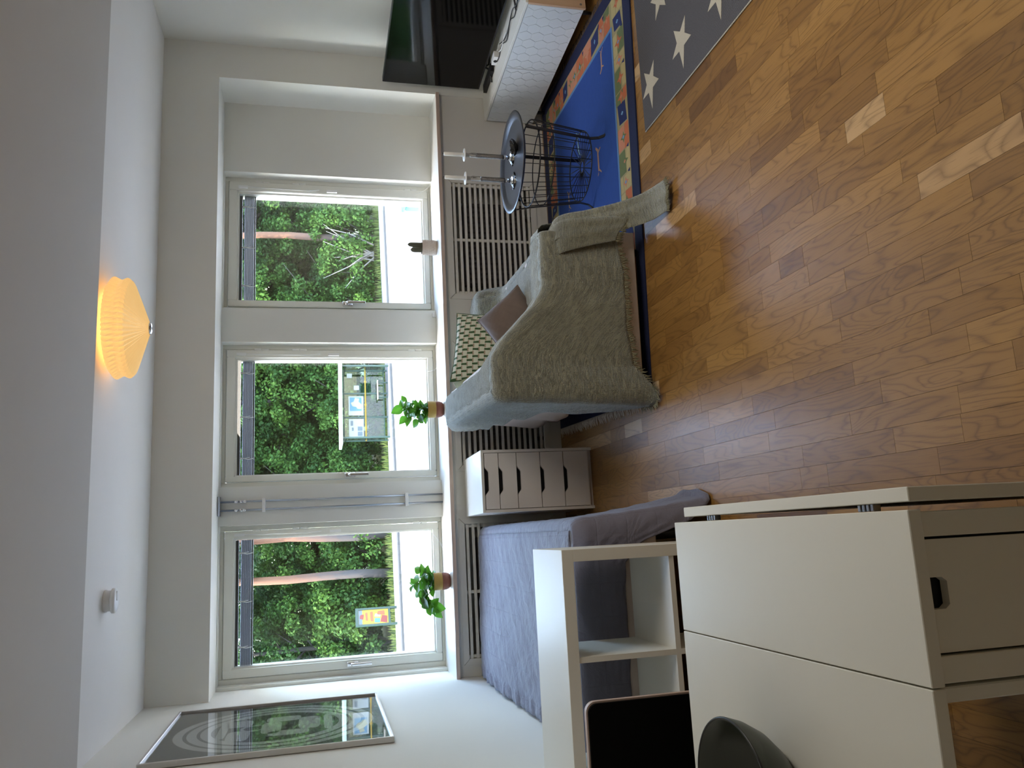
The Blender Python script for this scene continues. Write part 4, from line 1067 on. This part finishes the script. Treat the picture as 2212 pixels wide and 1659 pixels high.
for x_, y_, h_, r_ in ((.018, 0, .118, .0135), (-.020, -.004, .100, .0145), (.004, .016, .085, .012)):
    b = bm_(); n = 24; rs = []
    for u in range(15):
        f = u/14; z = .078+h_*f; R = r_*(1 if f < .75 else math.sqrt(max(0.004, 1-((f-.75)/.25)**2)))*(.86+.14*sm(f, 0, .2))
        rs.append([b.verts.new((x_+R*(1+.13*(1 if j % 2 else -1))*math.cos(2*PI*j/n), y_+R*(1+.13*(1 if j % 2 else -1))*math.sin(2*PI*j/n), z)) for j in range(n)])
    for A_, B_ in zip(rs, rs[1:]):
        for j in range(n): b.faces.new((A_[j], A_[(j+1) % n], B_[(j+1) % n], B_[j]))
    b.faces.new(rs[-1]); st = O('cactus_stem', b, M['cactus'], t)
    b = bm_()
    for j in range(1, n, 2):
        for u in range(12):
            z = .085+h_*.78*u/12; a = 2*PI*j/n; p = Vector((x_+r_*1.12*math.cos(a), y_+r_*1.12*math.sin(a), z)); tube(b, [p, p+Vector((math.cos(a), math.sin(a), .3))*.0028], .0006, 3)
    o = O('spines', b, M['spine'], st); o['kind'] = 'stuff'

# ================================================================== OUTSIDE
ZG = -1.70; RD = math.atan(.21)
def road_pt(s, d): # s along road, d away from the house; the kerb line passes (3.1, 36.3)
    return (3.1+s*math.cos(RD)-d*math.sin(RD), 35.2+s*math.sin(RD)+d*math.cos(RD))
def quadstrip(name, d0, d1, z, m, s0=-120, s1=120, th=.05):
    b = bm_(); P = [road_pt(s0, d0), road_pt(s1, d0), road_pt(s1, d1), road_pt(s0, d1)]
    prism(b, P, 'z', z-th, z); return S(name, b, m)
M['asphalt'] = mat('sunlit_asphalt', (.30, .30, .31), .9, var=.05, vscale=3)
M['pave'] = mat('pavement', (.15, .135, .13), .9, var=.08, vscale=2)
M['kerb'] = mat('kerb_granite', (.055, .052, .05), .9, var=.15, vscale=5)
M['grass'] = mat('lawn', (.035, .065, .008), .95, var=.35, vscale=3, bump=.5, bscale=12, bdist=.05)
quadstrip('outside_lawn', 2.2, 90, ZG-.0, M['grass'])
quadstrip('outside_road', -24, -.15, ZG-.12, M['asphalt'])
quadstrip('outside_pavement', 0.0, 2.2, ZG-.0, M['pave'], th=.1)
kb = quadstrip('outside_kerb', -.15, 0.0, ZG-.03, M['kerb'], th=.2)
b = bm_(); box(b, -120, 120, 5.65, 45, ZG-.4, ZG-.2); S('outside_ground', b, M['pave'])
b = bm_()
for k in range(4500):   # tussocks along the lawn edge
    s = rnd.uniform(-22, 36); d = 2.15+abs(rnd.gauss(0, .45)); x_, y_ = road_pt(s, d); h_ = rnd.uniform(.12, .38); a = rnd.uniform(0, PI); w_ = .03
    ngon(b, [(x_-w_*math.cos(a), y_-w_*math.sin(a), ZG), (x_+w_*math.cos(a), y_+w_*math.sin(a), ZG), (x_+rnd.uniform(-.08, .08), y_, ZG+h_)])
tag(O('tall_grass', b, mat('tall_grass_blades', (.07, .095, .015), .9, var=.4, vscale=1)), 'rough yellow-green grass growing along the edge of the pavement', 'grass', kind='stuff')

def foliage_mat(nm, c1, c2, c3):
    m = bpy.data.materials.new(nm); m.use_nodes = True; q = NB(m); t = m.node_tree
    a = q.n('Attribute', attribute_name='tint').outputs['Fac']; rd = q.n('ObjectInfo').outputs['Random']
    f = q.math('MULTIPLY_ADD', rd, .3, q.math('MULTIPLY', a, .8))
    c = q.ramp(f, [(0, c1), (.5, c2), (1, c3)]); q.l(c, q.b.inputs['Base Color']); q.b.inputs['Roughness'].default_value = .6; q.b.inputs['Specular IOR Level'].default_value = .12
    tr = t.nodes.new('ShaderNodeBsdfTranslucent'); q.l(c, tr.inputs[0]); mx = t.nodes.new('ShaderNodeMixShader'); mx.inputs[0].default_value = .35
    t.links.new(q.b.outputs[0], mx.inputs[1]); t.links.new(tr.outputs[0], mx.inputs[2]); t.links.new(mx.outputs[0], t.nodes['Material Output'].inputs[0]); return m
M['fol'] = foliage_mat('broadleaf_foliage', (.008, .026, .008), (.026, .068, .014), (.074, .145, .025))
M['folp'] = foliage_mat('pine_needles', (.008, .021, .010), (.016, .038, .014), (.032, .060, .024))
M['bark'] = mat('grey_bark', (.035, .03, .025), .9, var=.3, vscale=3, bump=.6, bscale=6, bdist=.03)
def pine_bark():
    m = mat('pine_bark', (.25, .12, .07), .9); q = NB(m); sx = q.n('SeparateXYZ'); q.l(q.obj(), sx.inputs[0]); n = q.noise(q.obj((3, 3, 1)), 3, 4)
    g = q.math('MULTIPLY_ADD', sx.outputs[2], .22, q.math('MULTIPLY_ADD', n, .6, -.75))
    q.l(q.ramp(g, [(0, (.045, .038, .036)), (.6, (.12, .054, .030))]), q.b.inputs['Base Color']); q.bump(n, .6, .03); return m
M['pbark'] = pine_bark()
def leaf_cloud(name, clumps, per, cr, size, seed, m):
    r = np.random.default_rng(seed); cs = np.array(clumps); n = len(cs)*per
    ctr = np.repeat(cs, per, 0); d = r.normal(size=(n, 3)); d /= np.linalg.norm(d, axis=1)[:, None]; rad = r.random(n)**.45
    crr = np.repeat(r.uniform(.65, 1.25, len(cs))*cr, per)
    P = ctr+d*(rad*crr)[:, None]*np.array([1, 1, .75])
    nrm = d*.6+r.normal(size=(n, 3))*.6+np.array([0, 0, .5]); nrm /= np.linalg.norm(nrm, axis=1)[:, None]
    a = np.cross(nrm, r.normal(size=(n, 3))); a /= np.linalg.norm(a, axis=1)[:, None]; bb = np.cross(nrm, a)
    s = (r.uniform(.6, 1.3, n)*size)[:, None]
    V = np.stack([P-a*s*.5, P+bb*s*.32, P+a*s*.5, P-bb*s*.32], 1).reshape(-1, 3)
    me = bpy.data.meshes.new(name); me.vertices.add(4*n); me.vertices.foreach_set('co', V.ravel()); me.loops.add(4*n); me.loops.foreach_set('vertex_index', np.arange(4*n)); me.polygons.add(n)
    me.polygons.foreach_set('loop_start', np.arange(0, 4*n, 4)); me.update(); me.validate()
    at = me.attributes.new('tint', 'FLOAT', 'POINT'); ct = np.repeat(r.uniform(0, .85, len(cs)), per)+r.uniform(-.15, .3, n); at.data.foreach_set('value', np.clip(np.repeat(ct, 4), 0, 1).astype(np.float32))
    me.materials.append(m); return me
def crown_clumps(seed, n, rx, rz, zc, zmin=.4):
    r = np.random.default_rng(seed); out = []
    while len(out) < n:
        d = r.normal(size=3); d /= np.linalg.norm(d); k = r.uniform(.45, 1.0)**.6; p = [d[0]*rx*k, d[1]*rx*k, zc+d[2]*rz*k]
        if p[2] > zmin: out.append(p)
    return out
CM = [leaf_cloud('crown', crown_clumps(s, 130, rx, rz, zc), 230, .62, .17, s, M['fol']) for s, rx, rz, zc in ((1, 3.0, 5.0, 6.0), (2, 3.4, 4.6, 5.6), (3, 2.6, 5.4, 6.4), (4, 3.6, 4.4, 5.0))]
BM_ = [leaf_cloud('bush_leaves', crown_clumps(s, 50, 1.8, 1.3, 1.1, .15), 150, .45, .14, s, M['fol']) for s in (11, 12)]
PM = leaf_cloud('needles', [p for c in range(9) for p in [[math.cos(c*2.4)*(1.0+c % 3*.8), math.sin(c*2.4)*(1.0+c % 3*.7), 6.2+c*.75+dz] for dz in (0, .25)] for _ in (0,)]+[[math.cos(k*1.9)*(.4+k*.05), math.sin(k*1.9)*.6, 8.5+k*.28] for k in range(12)], 330, .75, .16, 31, M['folp'])
def trunk_bm(h, r0, r1, lean, seed, br=7, bh=(.3, .9), bl=2.0):
    b = bm_(); r = random.Random(seed); pts = [(lean*z*z/h/h+.06*math.sin(z*1.3+seed), .05*math.sin(z+seed), z) for z in [h*k/10 for k in range(11)]]
    tube(b, pts, [r0+(r1-r0)*k/10 for k in range(11)], 10)
    for k in range(br):
        z = h*r.uniform(*bh); a = r.uniform(0, 2*PI); L = bl*r.uniform(.6, 1.2); p = Vector((lean*z*z/h/h+.06*math.sin(z*1.3+seed), .05*math.sin(z+seed), z)); d = Vector((math.cos(a), math.sin(a), r.uniform(.2, .9)))
        tube(b, [p, p+d*L*.4, p+d*L*.75+Vector((0, 0, .2)), p+d*L+Vector((0, 0, .35))], [r1*.9, r1*.7, r1*.45, r1*.2], 6)
    return b
TM = []
for k in range(3):
    o = O('trunk', trunk_bm(9, .17, .06, .4*(k-1), k+1, 10, (.15, .85), 2.4), M['bark']); TM.append(o.data); bpy.data.objects.remove(o)
def obj(name, me, parent): o = bpy.data.objects.new(name, me); C.objects.link(o); o.parent = parent; return o
TG = 'broadleaf trees beyond the road'
vis = [(-7.6, 43, 0, 'bright green broadleaf tree at the left edge of the left window', 1.0), (-4.9, 40.5, 1, 'full green broadleaf tree behind the yellow advertising panel', .92), (-2.6, 43.5, 2, 'green broadleaf tree just left of the tall pine trunk', .78),
       (.3, 41.5, 3, 'dense green tree right of the tall pine, in the left window', .85), (2.6, 42.5, 0, 'dark green tree at the left edge of the middle window', 1.0), (4.9, 43.5, 1, 'dark green tree above the left end of the bus shelter', 1.05), (7.2, 42.3, 2, 'green tree rising behind the middle of the bus shelter', 1.05),
       (9.6, 43.2, 3, 'green tree at the right edge of the middle window', 1.1), (11.9, 42.5, 0, 'bright green tree at the left edge of the right window', 1.0), (14.2, 43.8, 2, 'pale green tree in the centre of the right window', .98), (16.6, 44.6, 1, 'dark green tree left of the reddish trunk in the right window', 1.0), (19.4, 44.5, 3, 'loose green tree at the right edge of the right window', 1.0)]
for k, (x_, y_, v, lb, s_) in enumerate(vis):
    t = T('broadleaf_tree', lb, 'tree', (x_, y_, ZG), k*1.3, TG); t.scale = (s_, s_, s_); obj('crown', CM[v], t); obj('trunk', TM[k % 3], t)
for x_, y_, v, lb in ((-8.6, 19, 1, 'tree on the near side of the road, seen only mirrored in the television'), (-12.8, 24, 3, 'farther tree left of the road, seen only mirrored in the television'), (-7.2, 13.5, 2, 'nearest tree left of the windows, seen only mirrored in the television')):
    t = T('broadleaf_tree', lb, 'tree', (x_, y_, ZG-.2), x_); obj('crown', CM[v], t); obj('trunk', TM[0], t)
    t = T('bush', lb.replace('tree', 'bush', 1).replace('nearest', 'nearest low').replace('farther', 'farther low'), 'bush', (x_+.9, y_-1.2, ZG-.2), x_); t.scale = (1.2, 1.2, 1.2); obj('leaves', BM_[v % 2], t)
k = 0
for x_ in list(range(-40, -9, 3))+list(range(22, 41, 3)):      # the wood goes on past what the windows show
    t = T('broadleaf_tree', 'broadleaf tree of the roadside wood beyond what the windows show', 'tree', (x_, 40+.21*x_*.8+3+(k % 3), ZG), k*1.1, 'roadside wood past the windows'); t.scale = (1.35, 1.35, 1.2); obj('crown', CM[k % 4], t); obj('trunk', TM[k % 3], t); k += 1
for k, x_ in enumerate([-13, -10.5, -8.0, -6.3, -3.8, -1.2, .9, 2.5, 3.9, 5.4, 6.9, 8.5, 10.2, 11.6, 12.9, 14.3, 15.7, 17.1, 18.5, 20.5, 22.5]):  # second row fills the gaps
    t = T('background_tree', 'dark tree filling the gaps in the row behind the roadside trees', 'tree', (x_, (47.5 if k % 2 else 52)+(k % 3), ZG), k*2.1, 'second row of trees'); t.scale = (1.15, 1.15, (.78 if x_ < -1 else 1.1)*(1 if k % 2 else .93)); obj('crown', CM[(k+1) % 4], t); obj('trunk', TM[k % 3], t)
bl = [(-8.3, 'bush partly cut by the left edge of the left window'), (-4.6, 'leafy bush behind the yellow advertising panel'), (-2.7, 'low bush between the advertising panel and the pine trunk'), (-6.4, 'low bush at the left edge of the left window beside the road'), (-1.0, 'low leafy bush at the foot of the tall pine trunk'), (1.3, 'low bush at the right edge of the left window'), (3.3, 'dark bush left of the bus shelter'), (6.2, 'bush seen through the bus shelter glass'), (9.0, 'bush close to the right end of the bus shelter'), (11.6, 'bright bush at the left foot of the right window view'), (13.9, 'bush in the middle of the right window view'), (16.0, 'pale bush right of the bare branches in the right window'), (18.6, 'leafy bush at the right edge of the right window')]
for k, (x_, lb) in enumerate(bl):
    t = T('bush', lb, 'bush', (x_, 37.6+.21*x_+(1.8 if x_ < 9 else .9), ZG), k*1.7, 'roadside bushes'); s_ = 1.0+.15*(k % 3); t.scale = (s_, s_, s_*1.15); obj('leaves', BM_[k % 2], t)
    b = bm_(); 
    for j in range(5): a = j*1.26; tube(b, [(0, 0, 0), (.5*math.cos(a), .5*math.sin(a), .8), (1.0*math.cos(a), 1.0*math.sin(a), 1.5)], [.035, .025, .01], 5)
    O('stem', b, M['bark'], t)
for x_, y_, r0, lb, crown in ((-1.50, 37.3, .20, 'tall pine with an orange upper trunk in the middle of the left window', True), (.20, 37.6, .21, 'pine with a reddish brown trunk at the right edge of the left window', True), (15.8, 41.2, .20, 'pine with a reddish trunk half hidden by leaves in the right window', False)):
    t = T('pine_tree', lb, 'tree', (x_, y_, ZG), x_, 'pines beyond the road')
    o = O('trunk', trunk_bm(15, r0, r0*.6, .3, int(x_*10) % 7, 9, (.45, .95), 2.6), M['pbark'], t)
    o = obj('crown', PM, t); o.location = (0, 0, 0 if crown else 2); o.rotation_euler = (0, 0, 1)
t = T('dead_branches', 'bare grey fallen branches among the bushes in the right window', 'branches', (14.6, 40.1, ZG)); b = bm_(); rr = random.Random(4)
for k in range(9):
    p = Vector((rr.uniform(-.5, .5), 0, .3)); d = Vector((rr.uniform(-.9, .9), rr.uniform(-.2, .1), rr.uniform(.6, 1.4))); tube(b, [p, p+d, p+d*1.9+Vector((rr.uniform(-.4, .4), 0, .1))], [.05, .035, .012], 5)
O('branch_tangle', b, mat('grey_deadwood', (.16, .145, .13), .9, var=.2), t)

# bus shelter
M['shgreen'] = mat('shelter_green_paint', (.008, .032, .024), .45, var=.06)
M['roofp'] = mat('pale_green_roof_edge', (.24, .30, .26), .5, var=.04)
M['yellow'] = mat('yellow_rail', (.30, .17, .01), .45, var=.05)
M['poster'] = mat('poster_paper', (.24, .25, .26), .5, var=.02)
M['blue'] = mat('map_blue', (.05, .14, .23), .6, var=.04); M['sand'] = mat('map_sand', (.26, .24, .17), .6, var=.15, vscale=6)
M['greyp'] = mat('print_grey', (.08, .10, .12), .6, var=.2, vscale=8)
t = T('bus_shelter', 'green glazed bus shelter with a pale roof across the road', 'bus shelter', (4.50, 36.85, ZG), math.atan2(-.0, 1))
t.rotation_euler = (0, 0, .05)
SL = 3.35
b = bbox(-.30, SL+.5, -.75, 1.0, 2.10, 2.24, .02, 1); O('roof', b, M['roofp'], t)
for xx in (0.02, 1.12, 2.25, SL): b = bbox(xx-.035, xx+.035, .50, .57, 0, 2.1, 0); O('post', b, M['shgreen'], t)
for xx in (0.02, SL): b = bbox(xx-.035, xx+.035, -.42, -.35, 0, 2.1, 0); O('post', b, M['shgreen'], t)
for z in (.14, 1.98): b = bbox(0, SL, .51, .56, z, z+.05, 0); O('frame_rail', b, M['shgreen'], t)
for xx in (0.02, SL):
    b = bbox(xx-.02, xx+.02, -.35, .5, .14, .19, 0); O('frame_rail', b, M['shgreen'], t)
    b = bbox(xx-.02, xx+.02, -.35, .5, 1.93, 1.98, 0); O('frame_rail', b, M['shgreen'], t)
    b = bbox(xx-.006, xx+.006, -.35, .5, .19, 1.93, 0); O('glass_pane', b, M['shelterglass'], t)
for k in range(3): x0 = .055+k*1.12; b = bbox(x0, x0+1.04, .53, .54, .19, 1.98, 0); O('glass_pane', b, M['shelterglass'], t)
b = bm_(); tube(b, [(0, .46, 1.02), (SL, .46, 1.02)], .035, 8)
for xx in (.6, 1.7, 2.8): tube(b, [(xx, .44, 1.02), (xx, .50, 1.02)], .06, 10)
O('hand_rail', b, M['yellow'], t)
for x0, w_ in ((.12, .92), (1.20, .92)):
    b = bbox(x0, x0+w_, .47, .50, 1.12, 1.80, .01, 1); p = O('poster', b, M['poster'], t)
    if x0 > 1:
        b = bm_(); y_ = .468
        box(b, x0+.22, x0+.86, y_-.002, y_, 1.20, 1.74); O('map_sea', b, M['blue'], p)
        b = bm_(); prism(b, [(x0+.30, 1.22), (x0+.52, 1.20), (x0+.66, 1.34), (x0+.80, 1.30), (x0+.84, 1.50), (x0+.66, 1.56), (x0+.60, 1.70), (x0+.44, 1.62), (x0+.40, 1.44), (x0+.32, 1.40)], 'y', y_-.005, y_-.003); O('map_land', b, M['sand'], p)
    else:
        for (a, c, d, e) in ((.12, .32, 1.18, 1.40), (.36, .56, 1.18, 1.40), (.36, .52, 1.58, 1.66), (.60, .84, 1.60, 1.72)): b = bm_(); box(b, x0+a, x0+c, .465, .468, d, e); O('printed_panel', b, M['greyp'], p)
b = bbox(1.9, 2.8, .1, .42, .44, .50, .01, 1); O('bench_seat', b, mat('bench_wood', (.35, .27, .2), .6, var=.1), t)
for xx in (2.0, 2.7): b = bbox(xx-.02, xx+.02, .2, .3, 0, .44, 0); O('bench_leg', b, M['shgreen'], t)
for a, c in ((2.42, 1.30), (3.0, 1.62)): b = bbox(a, a+.22, .515, .525, c, c+.24, .005, 1); O('notice', b, M['poster'], t)

# advertising panel
t = T('advertising_panel', 'green-framed roadside panel with a yellow and red poster', 'sign', (-3.18, 35.25, ZG), .35)
b = bm_(); 
for a in ((-.38, -.30, .0, 1.72), (.30, .38, .0, 1.72)): box(b, a[0], a[1], -.06, .06, a[2], a[3])
box(b, -.38, .38, -.07, .07, 1.60, 1.72); box(b, -.30, .30, -.06, .06, .28, .36); O('frame', b, M['shgreen'], t)
b = bbox(-.30, .30, -.035, .035, .36, 1.60, .004, 1); p = O('poster', b, mat('poster_yellow', (.27, .18, .004), .5, var=.05), t)
red = mat('poster_red', (.16, .012, .008), .5, var=.05); oran = mat('poster_orange', (.22, .05, .01), .5, var=.05)
for m_, Ps in ((red, [[(-.28, .42), (.0, .40), (.05, .62), (-.22, .70)], [(-.10, 1.40), (.12, 1.36), (.10, 1.52), (-.05, 1.55)]]), (oran, [[(-.2, .98), (.22, 1.0), (.2, 1.12), (-.18, 1.10)], [(-.16, 1.20), (.20, 1.22), (.18, 1.32), (-.14, 1.30)], [(.05, .5), (.24, .52), (.22, .8), (.08, .82)]]), (M['blue'], [[(-.26, .72), (-.08, .70), (-.06, .92), (-.24, .94)]]), (M['poster'], [[(-.02, .70), (.10, .68), (.12, .90), (.0, .94)]])):
    b = bm_()
    for P in Ps: prism(b, P, 'y', -.0385, -.0355)
    O('poster_shape', b, m_, p)
b = bbox(-.29, .29, -.0375, -.0352, 1.44, 1.59, 0); O('dark_header', b, M['greyp'], p)
# teal bin by the near side of the road
t = T('roadside_bin', 'teal rounded bin at the right edge of the right window view', 'bin', (10.75, 24.3, ZG-.2))
b = bbox(-.36, .36, -.3, .3, .05, .62, .10, 3); O('body', b, mat('teal_plastic', (.012, .12, .10), .4, var=.05), t, smooth=True)
b = bbox(-.38, .38, -.32, .32, .62, .74, .05, 3); O('lid', b, mat('teal_lid', (.016, .14, .12), .4, var=.05), t, smooth=True)
